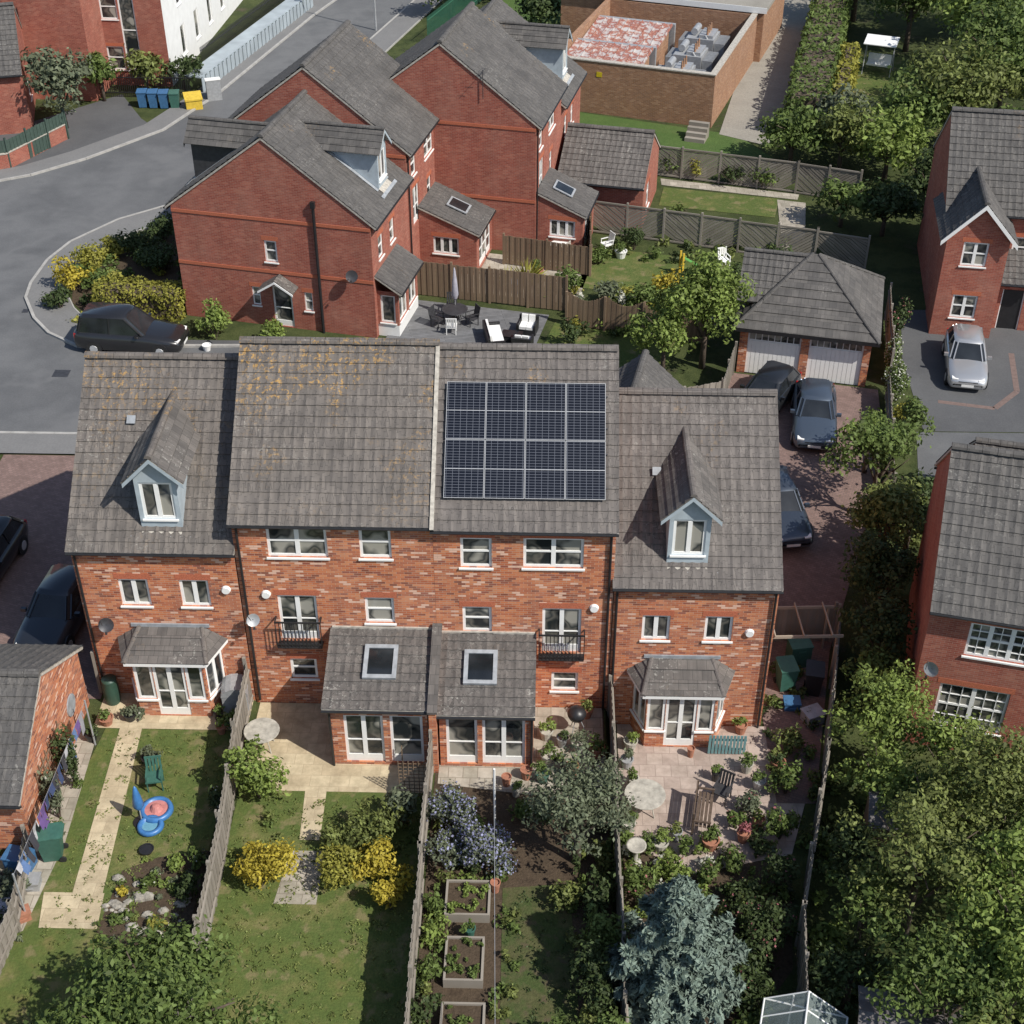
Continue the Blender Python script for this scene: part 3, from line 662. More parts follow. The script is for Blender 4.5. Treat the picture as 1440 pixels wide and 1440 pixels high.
sheet("pavement",K1[1:]+K2[::-1],PAVE,.10); kerb("kerb",K2,.06,.11)
KL=[(-60,68),(-32,73.5),(-29,75.1),(-26.5,77.5),(-23,82),(-20.9,88),(-17,104),(-13.6,115)]
kerb("kerb",KL); KL2=offset(KL,-1.5); sheet("pavement",KL+KL2[::-1],PAVE,.10)
kerb("kerb",[(-60,48.8),(-13.8,48.8)]); sheet("pavement",[(-60,48.75),(-13.8,48.75),(-13.8,47.3),(-60,47.3)],PAVE,.10)
sheet("driveway",[(-21.8,47.3),(-14.1,47.3),(-14.1,33),(-21.8,33)],BLOCK,.02)
sheet("verge",[(-60,47.2),(-21.9,47.2),(-21.9,40),(-60,40)],VERGE,.03)
q=Part("manhole_cover",DARK); q.box(-21.6,-20.9,53.4,54.0,.013,.02); mkobj("manhole_cover",q.v,q.f,q.mat)
q=Part("drain_gully",DARK)
for x,y in ((-24.4,59.2),(-19.4,72.4),(-21.4,86.0)): q.box(x-.3,x,y,y+.35,.013,.022)
mkobj("drain_gully",q.v,q.f,q.mat)
sheet("front_driveway",[(-21,56.8),(-8.2,56.8),(-7.8,54),(-9,49),(-13.4,49),(-13.5,56.1)],ASPHD,.02)
sheet("front_driveway",[(-13.2,50.2),(9,50.2),(9,42.7),(-13.2,42.7)],BLOCK,.016)
sheet("garden_soil",[(-23,62),(-22.6,60.3),(-21,58.4),(-17.2,58.6),(-18,66),(-20,68.5),(-22,66.5)],SOIL,.02)
sheet("driveway",[(7.4,30),(8.6,30),(10.1,37),(12.6,44),(14.2,50),(14.6,53.2),(8.3,54.5),(7.3,50.2),(7.4,42)],BLOCK,.022)
sheet("road",[(15.6,49.9),(15.0,46.6),(60,45.6),(60,50)],ASPH,.012)
sheet("parking_court",[(15.9,49.95),(60,50.05),(60,60.5),(17.0,60.5),(16.2,56)],ASPHD,.016)
BLK=[(17.0,52.3),(19.3,51.8),(20.6,53.2),(21.2,56.5)]; kerb("block_edging",BLK,.25,.02,plain("block_edge",(.17,.12,.105),.9))
sheet("decking",[(-6.3,60.9),(.3,59.5),(-.6,55.2),(-7.3,56.7)],DECK,.06)
sheet("lawn",[(.6,59.0),(6.4,57.8),(5.3,54.0),(-.3,55.2)],LAWN,.02)
sheet("lawn",[(2.5,66.8),(13,64.6),(12.2,60.2),(1.6,62.4)],LAWN,.02)
sheet("gravel_path",[(-4.5,61.8),(1.6,60.6),(2.4,64.8),(-3.6,66.2)],SLABG,.02)
sheet("lawn",[(6.6,74.4),(12.8,73.0),(12.3,70.6),(6.2,72.0)],LAWN,.02)
sheet("garden_path",[(6.5,75.6),(14,73.6),(13.8,72.9),(6.5,74.7)],SLABG,.024)
sheet("garden_path",[(12.7,72.9),(14.2,72.5),(13.3,66.5),(12.2,66.7)],SLABG,.026)
sheet("verge",[(1.5,85.8),(11.5,82.1),(13.2,78.6),(8.5,76.8),(3.5,77.8),(2.5,79.5)],VERGE,.02)
sheet("access_track",[(10.4,82.2),(13.2,80.4),(15.8,90),(19.2,104),(24,130),(19,130),(15.2,104)],TRACK,.03)
sheet("lawn",[(17.2,83),(24.3,82),(24.6,96),(19.6,97)],LAWN,.02)
sheet("verge",[(-2.6,110),(3,110),(2,93),(-5,90),(-8,100)],VERGE,.02)
sheet("patio",[(-14.0,33.28),(-9.2,33.28),(-9.2,31.7),(-14.0,31.7)],SLAB,.03)
sheet("garden_path",[(-13.15,31.7),(-12.45,31.7),(-12.05,25.3),(-12.9,25.3)],SLAB,.028)
sheet("garden_path",[(-13.7,25.3),(-12.0,25.3),(-11.9,24.1),(-13.5,24.1)],SLAB,.032)
sheet("lawn",[(-13.6,31.7),(-9.2,31.7),(-9.2,18),(-16,18),(-14.2,26)],LAWN,.016)
sheet("garden_soil",[(-11.7,26.1),(-10.8,26.6),(-9.3,26.9),(-9.2,23.6),(-10.6,23.4),(-11.9,24)],SOIL,.022)
sheet("gravel",[(-14.4,31.5),(-13.8,31.5),(-13.6,27),(-13.9,24.0),(-15.5,23.0),(-17,24),(-16,26.5),(-14.4,26.6)],SLABG,.02)
sheet("patio",[(-9.0,33.28),(-3.3,33.28),(-3.3,29.5),(-7.9,29.5),(-9.0,30.4)],SLAB,.016)
sheet("lawn",[(-9.0,29.5),(-3.3,29.5),(-3.2,18),(-9.0,18)],LAWN,.012)
sheet("garden_path",[(-7.0,29.5),(-6.35,29.5),(-6.3,27.6),(-6.9,27.6)],SLAB,.02)
sheet("garden_path",[(-7.1,27.2),(-6.1,27.2),(-6.1,25.3),(-7.3,25.3)],SLABG,.02)
sheet("garden_soil",[(-3.1,33.2),(2.15,33.2),(2.15,18),(-3.1,18)],SOIL,.012)
sheet("patio",[(-3.0,33.28),(2.1,33.28),(2.1,29.2),(-3.0,29.9)],SLABG,.02)
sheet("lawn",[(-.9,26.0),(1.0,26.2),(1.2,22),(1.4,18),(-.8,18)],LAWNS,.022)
sheet("patio",[(2.6,33.28),(7.4,33.28),(8.6,31),(7.6,28),(4.6,27.2),(2.6,28.4)],SLABP,.02)
sheet("garden_soil",[(2.6,28.3),(7.5,27.6),(7.1,24),(2.6,18)],SOIL,.012)
# ---------------------------------------------------------------- fences
def fence(name,pts,hh=1.8,mat=None,style='board',zz=None,post=1.9):
    mat=mat or WOODF; G=Group(name,pts[0][0],pts[0][1],0); P=G.p("boards",mat); Q=G.p("posts",mat); o=V((pts[0][0],pts[0][1],0))
    for a,b in zip(pts[:-1],pts[1:]):
        A=V((a[0],a[1],0))-o; B=V((b[0],b[1],0))-o; d=(B-A); L=d.length; d.normalize(); n=V((-d.y,d.x,0)); k=max(1,round(L/post)); s=L/k
        for i in range(k+1):
            p=A+d*(s*i); z=h(p.x+o.x,p.y+o.y); tl=n*random.uniform(-.05,.05)
            Q.hexa(p-d*.05-n*.05+V((0,0,z-.2)),d*.1,n*.1,V((0,0,hh+.3))+tl)
        for i in range(k):
            p=A+d*(s*i+.06)+n*random.uniform(-.02,.02); w=s-.12; z=h(p.x+o.x+d.x*w/2,p.y+o.y+d.y*w/2)+random.uniform(-.05,.04)
            if style=='board':
                m=max(1,round(w/.14))
                for j in range(m):
                    P.hexa(p+d*(w*j/m)+n*(.01 if j%2 else -.012)+V((0,0,z+.05)),d*(w/m+.01 if j%2 else w/m-.005),n*.018,(0,0,hh-.08+random.uniform(-.02,.02)))
                for zz_ in (.35,hh-.35): Q.hexa(p+n*.03+V((0,0,z+zz_)),d*w,n*.05,(0,0,.07))
            elif style=='chev':
                Q.hexa(p-n*.03+V((0,0,z+.05)),d*w,n*.05,(0,0,.08)); Q.hexa(p-n*.03+V((0,0,z+hh-.1)),d*w,n*.05,(0,0,.08))
                sg=1 if i%2 else -1; m=13; sl=.75
                for j in range(-6,m):
                    c=z+.13+j*(hh-.25)/9; us=[0,w/3,2*w/3,w]; lo,hi=z+.13,z+hh-.1
                    for u0,u1 in zip(us[:-1],us[1:]):
                        g=lambda u,e: min(hi,max(lo,c+e+(sl*u if sg>0 else sl*(w-u))))
                        q=[(u0,g(u0,0)),(u1,g(u1,0)),(u1,g(u1,.145)),(u0,g(u0,.145))]
                        if abs(q[2][1]-q[1][1])<.004 and abs(q[3][1]-q[0][1])<.004: continue
                        P.poly([p+d*u+n*(.012*(j%2))+V((0,0,zq)) for u,zq in q])
            elif style=='curve':
                m=14
                for j in range(m):
                    t=(j+.5)/m; hj=hh-.35*math.sin(math.pi*t)
                    P.hexa(p+d*(w*j/m)+n*(.01*(j%2))+V((0,0,z+.05)),d*(w/m-.004),n*.018,(0,0,hj))
    return G.done()
fence("garden_fence",[(-9.25,33.2),(-9.2,30.5),(-8.95,27),(-8.75,18)],1.8)
fence("garden_fence",[(-3.2,30.3),(-3.2,26),(-3.1,18)],1.8)
fence("garden_fence",[(2.33,33.2),(2.33,27),(2.3,18)],1.75)
fence("garden_fence",[(10.3,37.3),(8.9,30.9),(7.3,24.8),(6.9,21.5)],1.8)
WOODL=islandmat("new_timber",[(0,(.30,.26,.20)),(.5,(.35,.30,.24)),(1,(.40,.35,.28))],.9,0,2.0)
G=Group("timber_pergola",7.6,35.6,None,3); P=G.p("posts",WOODL)
for x in (0,2.3):
    for y in (0,1.4): P.box(x,x+.07,y,y+.07,-.1,1.85)
for y in (-.1,1.38): G.p("beams",WOODL).box(-.1,2.5,y,y+.05,1.852,1.96)
for k in range(3): G.p("rafters",WOODL).box(.2+.95*k,.24+.95*k,-.15,1.55,1.962,2.03)
G.done()
fence("garden_gate",[(7.5,37.4),(10.2,37.5)],1.7)
fence("garden_fence",[(-14.15,33.3),(-14.15,35.8)],1.7)
fence("garden_fence",[(-14.4,26.6),(-14.0,24.0),(-14.2,20)],1.2)
fence("garden_fence",[(-6.2,61.5),(1.1,59.9)],1.85,WOODB)
fence("garden_fence",[(1.1,58.6),(4.6,57.6),(7.5,57)],1.7,WOODB,'curve')
fence("garden_fence",[(2.4,68.6),(13.6,65.4),(16.0,64.6)],1.8,WOODF,'chev')
fence("garden_fence",[(5.6,76.2),(13.8,73.8),(17,72.6)],1.8,WOODF,'chev')
fence("garden_fence",[(-2.0,64.8),(2.3,63.6),(2.4,68.5)],1.6,WOODB)
fence("garden_fence",[(15.1,53.5),(16.1,59.6)],1.8,WOODF)
fence("garden_fence",[(13.6,45),(14.8,52.5)],1.3,WOODF)
fence("garden_fence",[(4.2,49.9),(7.6,51.2),(8.4,54.3)],1.6,WOODF)
def bwall(name,pts,hh,mat,cap=CREAM,w=.22):
    G=Group(name,pts[0][0],pts[0][1],0); o=V((pts[0][0],pts[0][1],0)); P=G.p("wall",mat)
    for a,b in zip(pts[:-1],pts[1:]):
        A=V((a[0],a[1],0))-o;B=V((b[0],b[1],0))-o;d=B-A;n=V((-d.y,d.x,0)).normalized()*w; P.hexa(A+V((0,0,-.1)),d,n,(0,0,hh+.1)); G.p("coping",cap).hexa(A-n*.15+V((0,0,hh)),d,n*1.3,(0,0,.06))
    return G.done()
bwall("boundary_wall",[(-36,73.8),(-30.5,76.0),(-28.4,80.5)],.9,BRICKR)
fence("garden_fence",[(-36,73.9),(-30.45,76.15),(-28.35,80.6)],1.7,plain("green_panels",(.05,.08,.065),.7),'board')
COR=plain("galvanised_sheet",(.36,.41,.44),.6,.1,.15,1)
G=Group("corrugated_barrier",-21.8,88.2,0); d=V((4.6,18,0)); L=d.length; d.normalize(); n=V((-d.y,d.x,0)); k=60
for i in range(k): G.p("sheets",COR).hexa(d*(L*i/k)+n*(.06 if i%2 else 0),d*(L/k),n*.04,(0,0,1.0))
G.p("flat_cap",COR).hexa(n*.1+V((0,0,1.0)),d*L,n*1.1,(0,0,.08)); G.done()
def bars_fence(name,x,y,ang,L,hh,mat):
    G=Group(name,x,y,0,ang)
    for i in range(int(L/.13)): G.p("bars",mat).box(.13*i,.13*i+.03,0,.03,0,hh)
    G.p("rails",mat).box(0,L,-.03,-.003,hh-.25,hh-.19); G.p("rails",mat).box(0,L,-.03,-.003,.3,.36); G.done()
bars_fence("metal_railings",-8.2,98,72,16,1.9,plain("green_paint",(.04,.14,.09),.5))
bars_fence("metal_railings",-29.5,87.5,0,7.2,1.5,BLACK); bars_fence("metal_railings",-22.6,92,76,20,1.7,BLACK)
# ---------------------------------------------------------------- FOLIAGE
def leaves(pts,nrm,size,elong=1.5):
    n=len(pts); r=rng.normal(size=(n,3)); nn=nrm+.75*r; nn/=np.linalg.norm(nn,axis=1,keepdims=True)
    a=np.cross(nn,rng.normal(size=(n,3))); a/=np.linalg.norm(a,axis=1,keepdims=True); b=np.cross(nn,a)
    s=(size*rng.uniform(.6,1.4,n))[:,None]
    v=np.stack([pts-a*s*elong*.5,pts+b*s*.5*.8+nn*s*.1,pts+a*s*elong*.5,pts-b*s*.5*.8+nn*s*.1],1).reshape(-1,3)
    return v
def leafmesh(name,v,mat,parent):
    n=len(v)//4; me=bpy.data.meshes.new(name); me.vertices.add(4*n); me.vertices.foreach_set("co",v.astype(np.float32).ravel())
    me.loops.add(4*n); me.loops.foreach_set("vertex_index",np.arange(4*n,dtype=np.int32)); me.polygons.add(n)
    me.polygons.foreach_set("loop_start",np.arange(0,4*n,4,dtype=np.int32)); me.polygons.foreach_set("loop_total",np.full(n,4,dtype=np.int32))
    me.update(); me.validate(); me.materials.append(mat)
    o=bpy.data.objects.new(name,me); COL.objects.link(o); o.parent=parent; return o
def crown(c,R,density=2.2,leaf=.13,lob=14,lr=.42,jit=.2,far=.95):
    """clumped crown: leaves on lobes that sit through the crown volume"""
    c=np.array(c,float); R=np.array(R,float); P=[];N=[]
    d=rng.normal(size=(lob,3)); d/=np.linalg.norm(d,axis=1,keepdims=True); d[:,2]=np.abs(d[:,2])*1.1-.35
    cen=c+d*R*rng.uniform(.35,far,(lob,1)); rr=lr*rng.uniform(.45,1.25,lob)
    cen=np.vstack([cen,c]); rr=np.append(rr,.5)
    for q,r in zip(cen,rr):
        rad3=R*r; area=4*math.pi*(np.prod(rad3))**(2/3); n=int(area/(leaf*leaf)*density*.55)
        u=rng.normal(size=(n,3)); u/=np.linalg.norm(u,axis=1,keepdims=True)
        ph=rng.uniform(0,6,3); bumpy=1+.22*np.sin(u[:,0]*5+ph[0])*np.sin(u[:,1]*6+ph[1])+.14*np.sin(u[:,2]*9+ph[2])
        rr_=(rng.uniform(.25,1,n)**.45)*bumpy*(1+jit*rng.random(n)**4)
        P.append(q+u*rr_[:,None]*rad3); N.append(u+np.array([0,0,.5]))
    return np.vstack(P),np.vstack(N)
def tree(name,x,y,zc,R,mat,leaf=.13,density=2.0,lob=16,lr=.42,trunk=True,z0=None,far=.95,jit=.5):
    g=h(x,y) if z0 is None else z0
    G=Group(name,x,y,g); R=(R*random.uniform(.9,1.15),R*random.uniform(.9,1.1),R*random.uniform(.8,1.0)) if not isinstance(R,tuple) else R
    if trunk:
        T=G.p("trunk",BARK,True); tr=.05+.035*R[0]; top=V((0,0,zc*.8)); T.tube((0,0,-.1),top,tr*1.3,tr*.6,10)
        for i in range(7):
            a=2*math.pi*i/7+random.random(); e=V((math.cos(a)*R[0]*.65,math.sin(a)*R[1]*.65,zc+random.uniform(-.2,.6)*R[2])); s0=V((0,0,zc*random.uniform(.35,.75)))
            m_=s0.lerp(e,.5)+V((0,0,.15*R[2])); T.tube(s0,m_,tr*.5,tr*.32,6); T.tube(m_,e,tr*.32,tr*.1,6)
    G.done(); P,N=crown((0,0,zc),R,density,leaf,lob,lr,jit,far); P[:,2]=np.maximum(P[:,2],.03)
    leafmesh("foliage",leaves(P,N,leaf),mat,G.e); return G
def shrub(name,x,y,R,hh,mat,leaf=.09,density=1.8,lob=7,extra=None):
    G=Group(name,x,y); T=G.p("stems",BARK)
    for i in range(4):
        a=i*1.6; T.tube((0,0,-.05),(math.cos(a)*R*.4,math.sin(a)*R*.4,hh*.6),.025,.01,5)
    G.done(); P,N=crown((0,0,hh*.5),(R,R,hh*.55),density,leaf,lob,.45,.35); P[:,2]=np.maximum(P[:,2],.02)
    leafmesh("foliage",leaves(P,N,leaf),mat,G.e)
    if extra:
        k=rng.random(len(P))<extra[1]; Q=P[k]*1.04
        if len(Q): leafmesh("flowers",leaves(Q,N[k],leaf*.9,1.0),extra[0],G.e)
    return G
def hedge(name,a,b,w,hh,mat,leaf=.09,density=1.6):
    G=Group(name,a[0],a[1]); d=np.array([b[0]-a[0],b[1]-a[1],0.]); L=np.linalg.norm(d); d/=L; n=np.array([-d[1],d[0],0]); z=np.array([0,0,1.])
    P=[];N=[]
    def face(o,e1,l1,e2,l2,nn):
        k=int(l1*l2/(leaf*leaf)*density); u=rng.random(k)*l1; v=rng.random(k)*l2
        wob=.12*np.sin(u*1.7)+.07*np.sin(u*5.1+v*3)+rng.uniform(-.15,.08,k)
        P.append(o+u[:,None]*e1+v[:,None]*e2+nn*wob[:,None]); N.append(np.repeat((nn+z*.3)[None],k,0))
    o=np.zeros(3); face(o-n*w/2,d,L,z,hh,-n); face(o+n*w/2,d,L,z,hh,n); face(o-n*w/2+z*hh,d,L,n,w,z); face(o-n*w/2,n,w,z,hh,-d); face(o-n*w/2+d*L,n,w,z,hh,d)
    c=G.p("core",BARK); dd=V(d); nn=V(n); c.hexa(dd*.2-nn*(w/2-.22),dd*(L-.4),nn*(w-.44),(0,0,hh-.22)); G.done()
    leafmesh("foliage",leaves(np.vstack(P),np.vstack(N),leaf),mat,G.e); return G
def conifer(name,x,y,R,hh,mat,leaf=.16):
    G=Group(name,x,y); T=G.p("trunk",BARK); T.tube((0,0,-.1),(0,0,hh*.95),.14,.02,8); P=[];N=[]
    k=125
    for i in range(k):
        t=(i+.5)/k; z=.3+t*(hh-.4); r=R*(1-t)**.75*random.uniform(.55,1.22)+.08; a=i*2.4+random.random()*.5
        e=V((math.cos(a)*r,math.sin(a)*r,z-.1*r+.35*r*random.random())); T.tube((0,0,z),e,.03,.006,4,False)
        m=int(50+210*r); s=rng.uniform(.2,1.05,m); w=.30*(1.1-s)*r*.8+.08
        b=np.array([e.x,e.y,0])/max(r,.01); side=np.array([-b[1],b[0],0])
        q=np.array([0,0,z])+s[:,None]*np.array([e.x,e.y,e.z-z])+side*(rng.uniform(-1,1,m)*w)[:,None]+np.array([0,0,1])*rng.uniform(-.13,.1,m)[:,None]
        P.append(q); N.append(np.repeat(np.array([b[0]*.6,b[1]*.6,.8])[None],m,0))
    G.done(); leafmesh("foliage",leaves(np.vstack(P),np.vstack(N),leaf*.7,2.4),mat,G.e)
tree("garden_tree",-8.7,19.6,2.9,(2.7,2.4,1.8),L_MID,.11,1.8,34,.30,far=1.0)
tree("garden_tree",-12.4,18.0,2.2,(1.7,1.6,1.3),L_DARK,.12,1.8,14)
shrub("green_shrub",-8.35,29.2,.85,2.4,L_LIGHT,.10)
shrub("golden_shrub",-7.75,25.9,1.05,1.7,L_YEL,.08,2.4)
shrub("golden_shrub",-5.35,26.0,.75,1.4,L_YG,.08,2.2)
shrub("golden_shrub",-4.35,26.2,.8,1.5,L_YEL,.08,2.2); shrub("golden_shrub",-4.0,25.2,.55,1.3,L_YEL,.08,2.2)
shrub("green_shrub",-4.9,27.6,1.0,1.5,L_WILD,.09); shrub("green_shrub",-5.9,27.2,.55,1.2,L_WILD,.09); shrub("green_shrub",-3.9,28.2,.6,1.4,L_OLIVE,.09)
shrub("ceanothus",-2.45,28.3,.75,1.6,L_OLIVE,.08,2.0,7,(L_BLUE,.5)); shrub("ceanothus",-1.5,26.9,1.0,1.6,L_OLIVE,.08,2.0,8,(L_BLUE,.6))
shrub("ceanothus",-2.4,26.7,.7,1.3,L_OLIVE,.08,2,6,(L_BLUE,.3))
tree("olive_tree",1.2,27.0,2.5,(1.7,1.6,1.6),L_OLIVE,.085,1.1,42,.23,far=1.0)
shrub("green_shrub",-.4,28.6,.4,.8,L_MID); shrub("green_shrub",.2,28.4,.4,.7,L_DARK)
conifer("silver_spruce",3.6,22.5,2.15,5.5,L_SPR)
for x,y,r,hh,m in [(-2.75,25.1,.35,.9,L_MID),(-2.8,24.1,.35,.8,L_LIGHT),(-2.7,22.9,.4,.9,L_MID),(-2.8,21.6,.45,1.0,L_DARK),(-2.6,20.3,.6,.8,L_MID),(1.9,25.3,.5,1.9,L_DARK),(1.7,23.8,.7,2.1,L_MID),(1.75,22.5,.8,2.2,L_DARK),(1.0,20.6,.9,1.6,L_MID),(2.0,20.3,.9,2.1,L_MID),(.2,19.6,.7,1.0,L_LIGHT),(-.9,20.2,.3,.7,L_LIGHT),(.9,25.4,.5,1.1,L_WILD)]:
    shrub("garden_shrub",x,y,r,hh,m)
for x,y,r,hh,m in [(3.0,26.4,.5,1.0,L_MID),(4.0,27.0,.5,.8,L_LIGHT),(5.0,26.8,.5,.9,L_MID),(5.9,27.5,.45,.8,L_MID),(6.6,28.2,.45,.7,L_DARK),(4.5,26.0,.6,.7,L_MID),(5.8,26.3,.6,.8,L_DARK),(6.6,29.6,.4,.9,L_OLIVE),(7.3,28.6,.5,1.2,L_MID),(7.0,26.6,.6,1.6,L_DARK),(6.2,24.6,.9,1.8,L_DARK),(5.9,22.8,.8,1.5,L_DARK),(7.7,30.4,.5,1.3,L_MID),(8.0,32.2,.45,1.1,L_WILD),(6.0,29.0,.35,.7,L_MID)]:
    shrub("garden_shrub",x,y,r,hh,m,extra=(L_PINK,.03))
for x,y,r,hh,m in [(-10.9,25.6,.35,.4,L_MID),(-10.2,26.2,.3,.5,L_LIGHT),(-9.6,26.4,.3,.8,L_MID),(-11.4,24.3,.3,.3,L_MID),(-10.3,24.2,.3,.35,L_YG),(-9.5,25.2,.35,.9,L_DARK),(-9.4,28.4,.35,1.0,L_DARK),(-11.5,25.3,.18,.3,L_YEL),(-14.0,28.0,.4,1.9,L_OLIVE),(-13.9,29.3,.4,2.3,L_DARK),(-13.9,26.8,.35,1.2,L_MID),(-14.4,25.2,.5,.8,L_OLIVE),(-14.9,24.2,.7,.6,L_DARK),(-9.55,31.9,.28,.8,L_MID),(-12.9,18.9,.9,1.5,L_DARK),(-8.6,31.5,.35,.7,L_MID),(-12.6,32.2,.25,.4,L_OLIVE)]:
    shrub("garden_shrub",x,y,r,hh,m,extra=(L_WHITE,.03))
def groundcover(name,x0,x1,y0,y1,n,mats,rmax=.4,hmax=.6,leaf=.08,ok=lambda x,y:True,flo=None):
    G=Group(name,(x0+x1)/2,(y0+y1)/2,0)
    for i,m in enumerate(mats):
        P=[];N=[]
        for k in range(n//len(mats)):
            x=random.uniform(x0,x1);y=random.uniform(y0,y1)
            if not ok(x,y): continue
            r=random.uniform(.35,1)*rmax; hh=random.uniform(.3,1)*hmax
            a,b=crown((x-(x0+x1)/2,y-(y0+y1)/2,h(x,y)+hh*.45),(r,r,hh*.6),1.3,leaf,3,.6,.5); P.append(a);N.append(b)
        if P: leafmesh("foliage_%d"%(i+1),leaves(np.vstack(P),np.vstack(N),leaf),m,G.e)
    return G
groundcover("flower_bed",-3.0,-.9,19,28.5,60,[L_MID,L_LIGHT,L_WILD,L_MID,L_DARK],.38,.65,ok=lambda x,y:not(-2.5<x<-1.2 and y<26.1))
groundcover("flower_bed",-1.1,-.5,19,27,24,[L_MID,L_WILD],.28,.45)
groundcover("flower_bed",1.0,2.15,19,29.5,44,[L_MID,L_DARK,L_WILD],.42,1.0)
groundcover("flower_bed",2.6,7.4,24.5,28.6,80,[L_MID,L_OLIVE,L_LIGHT,L_WHITE,L_DARK,L_MID,L_WILD,L_LIGHT],.34,.65)
groundcover("flower_bed",2.7,6.6,18.5,24.5,30,[L_DARK,L_MID],.6,1.0,.1)
groundcover("weeds",7.3,9.0,27.5,36.5,40,[L_DARK,L_MID,L_WILD],.32,.55,.09)
groundcover("undergrowth",7.6,15.5,18.0,31,110,[L_WILD,L_MID,L_LIGHT,L_DARK],.7,1.1,.13,ok=lambda x,y:x>7.3+(y-24.8)*.26)
groundcover("undergrowth",11.0,14.5,33.5,48.5,50,[L_DARK,L_MID,L_WILD],.6,.9,.13,ok=lambda x,y:(10.4+(y-37.3)*.33)<x<(12.2+(y-37.3)*.33) if y>41 else x<11.5)
groundcover("flower_bed",-9.0,-3.4,27.0,28.4,12,[L_MID,L_WILD],.3,.4,ok=lambda x,y:not(-7.1<x<-6.2))
groundcover("flower_bed",-11.9,-9.3,23.6,26.8,40,[L_MID,L_LIGHT,L_OLIVE,L_WILD],.22,.3,.06)
groundcover("flower_bed",-16.6,-13.7,23.2,31.0,20,[L_OLIVE,L_MID],.22,.4,.07,ok=lambda x,y:x>-14.3 or y<26)
groundcover("flower_bed",1.2,8.2,57.6,62,50,[L_MID,L_LIGHT,L_DARK,L_YG,L_WHITE],.5,.8,.12)
groundcover("flower_bed",3,14,65.3,67.5,34,[L_MID,L_DARK,L_WILD],.5,.9,.13)
groundcover("flower_bed",-22.6,-17.2,58.6,67,44,[L_MID,L_DARK,L_YG],.6,.8,.13,ok=lambda x,y:x>-23+abs(y-62)*.35)
# grass tufts and weeds breaking up the lawn edges
def tufts(name,x0,x1,y0,y1,n,mat):
    G=Group(name,(x0+x1)/2,(y0+y1)/2,0); cx,cy=(x0+x1)/2,(y0+y1)/2
    xs=rng.uniform(x0,x1,n); ys=rng.uniform(y0,y1,n); P=[];
    for x,y in zip(xs,ys):
        q=rng.normal(size=(9,3))*np.array([.05,.05,.015])+np.array([x-cx,y-cy,h(x,y)+.04]); P.append(q)
    P=np.vstack(P); leafmesh("blades",leaves(P,np.tile([0,0,1.],(len(P),1)),.045,1.8),mat,G.e)
tufts("grass_tufts",-13.3,-9.3,19,31.5,420,L_WILD); tufts("grass_tufts",-8.8,-3.4,18.5,29.2,620,L_WILD); tufts("grass_tufts",-.8,1.2,18.5,26,160,L_DARK)
# right-hand wild garden
for x,y,zc,R,m in [(10.9,31.4,2.4,1.7,L_LIGHT),(12.3,30.0,2.4,1.4,L_LIGHT),(10.2,29.0,2.2,1.2,L_LIGHT),(10.2,24.9,3.8,2.2,L_WILD),(12.8,26.6,4.0,2.1,L_WILD),(10.0,21.3,3.5,1.9,L_MID),(12.1,21.8,4.3,1.9,L_LIGHT),(14.4,24.6,4.2,2.2,L_LIGHT),(14.0,20.6,3.5,2.1,L_WILD),(11.2,27.6,2.4,1.4,L_MID),(9.2,26.9,1.5,1.1,L_DARK),(8.3,22.8,1.6,1.1,L_DARK),(14.0,28.6,2.6,1.5,L_WILD),(12.4,23.9,4.8,1.4,L_LIGHT),(10.6,18.9,3.2,1.7,L_WILD),(7.6,20.2,1.4,1.1,L_MID),(8.8,24.4,2.6,1.1,L_MID)]:
    tree("garden_tree",x,y,zc,R,m,.10,1.1,34,.25,far=1.1,jit=.8)
for x,y,zc,R,m in [(12.6,44.0,3.2,1.6,L_MID),(12.9,46.9,1.9,1.1,L_LIGHT),(12.4,40.8,3.2,1.6,L_WILD),(11.9,38.3,2.8,1.4,L_DARK),(11.4,35.8,2.4,1.2,L_DARK),(11.1,33.6,2.0,1.0,L_MID),(13.6,42.0,2.6,1.3,L_DARK),(14.0,38.9,2.0,1.0,L_DARK),(15.2,49.2,1.3,.8,L_MID)]:
    tree("garden_tree",x,y,zc,R,m,.12,1.3,20,.32,far=1.05,jit=.6)
shrub("blossom_shrub",15.4,54.4,.55,2.2,L_MID,.09,2,7,(L_WHITE,.55)); shrub("blossom_shrub",15.2,52.3,.6,2.0,L_MID,.09,2,7,(L_WHITE,.35)); shrub("golden_shrub",15.2,50.9,.5,1.1,L_YG); shrub("blossom_shrub",16.2,57.5,.5,2.2,L_DARK,.09,2,7,(L_PINK,.1))
tree("garden_tree",7.1,54.9,3.5,(2.2,2.0,2.4),L_LIGHT,.13,1.5,30,.30,far=1.0)
tree("garden_tree",5.3,54.2,2.3,(1.5,1.3,1.6),L_LIGHT,.13,1.5,20,.34)
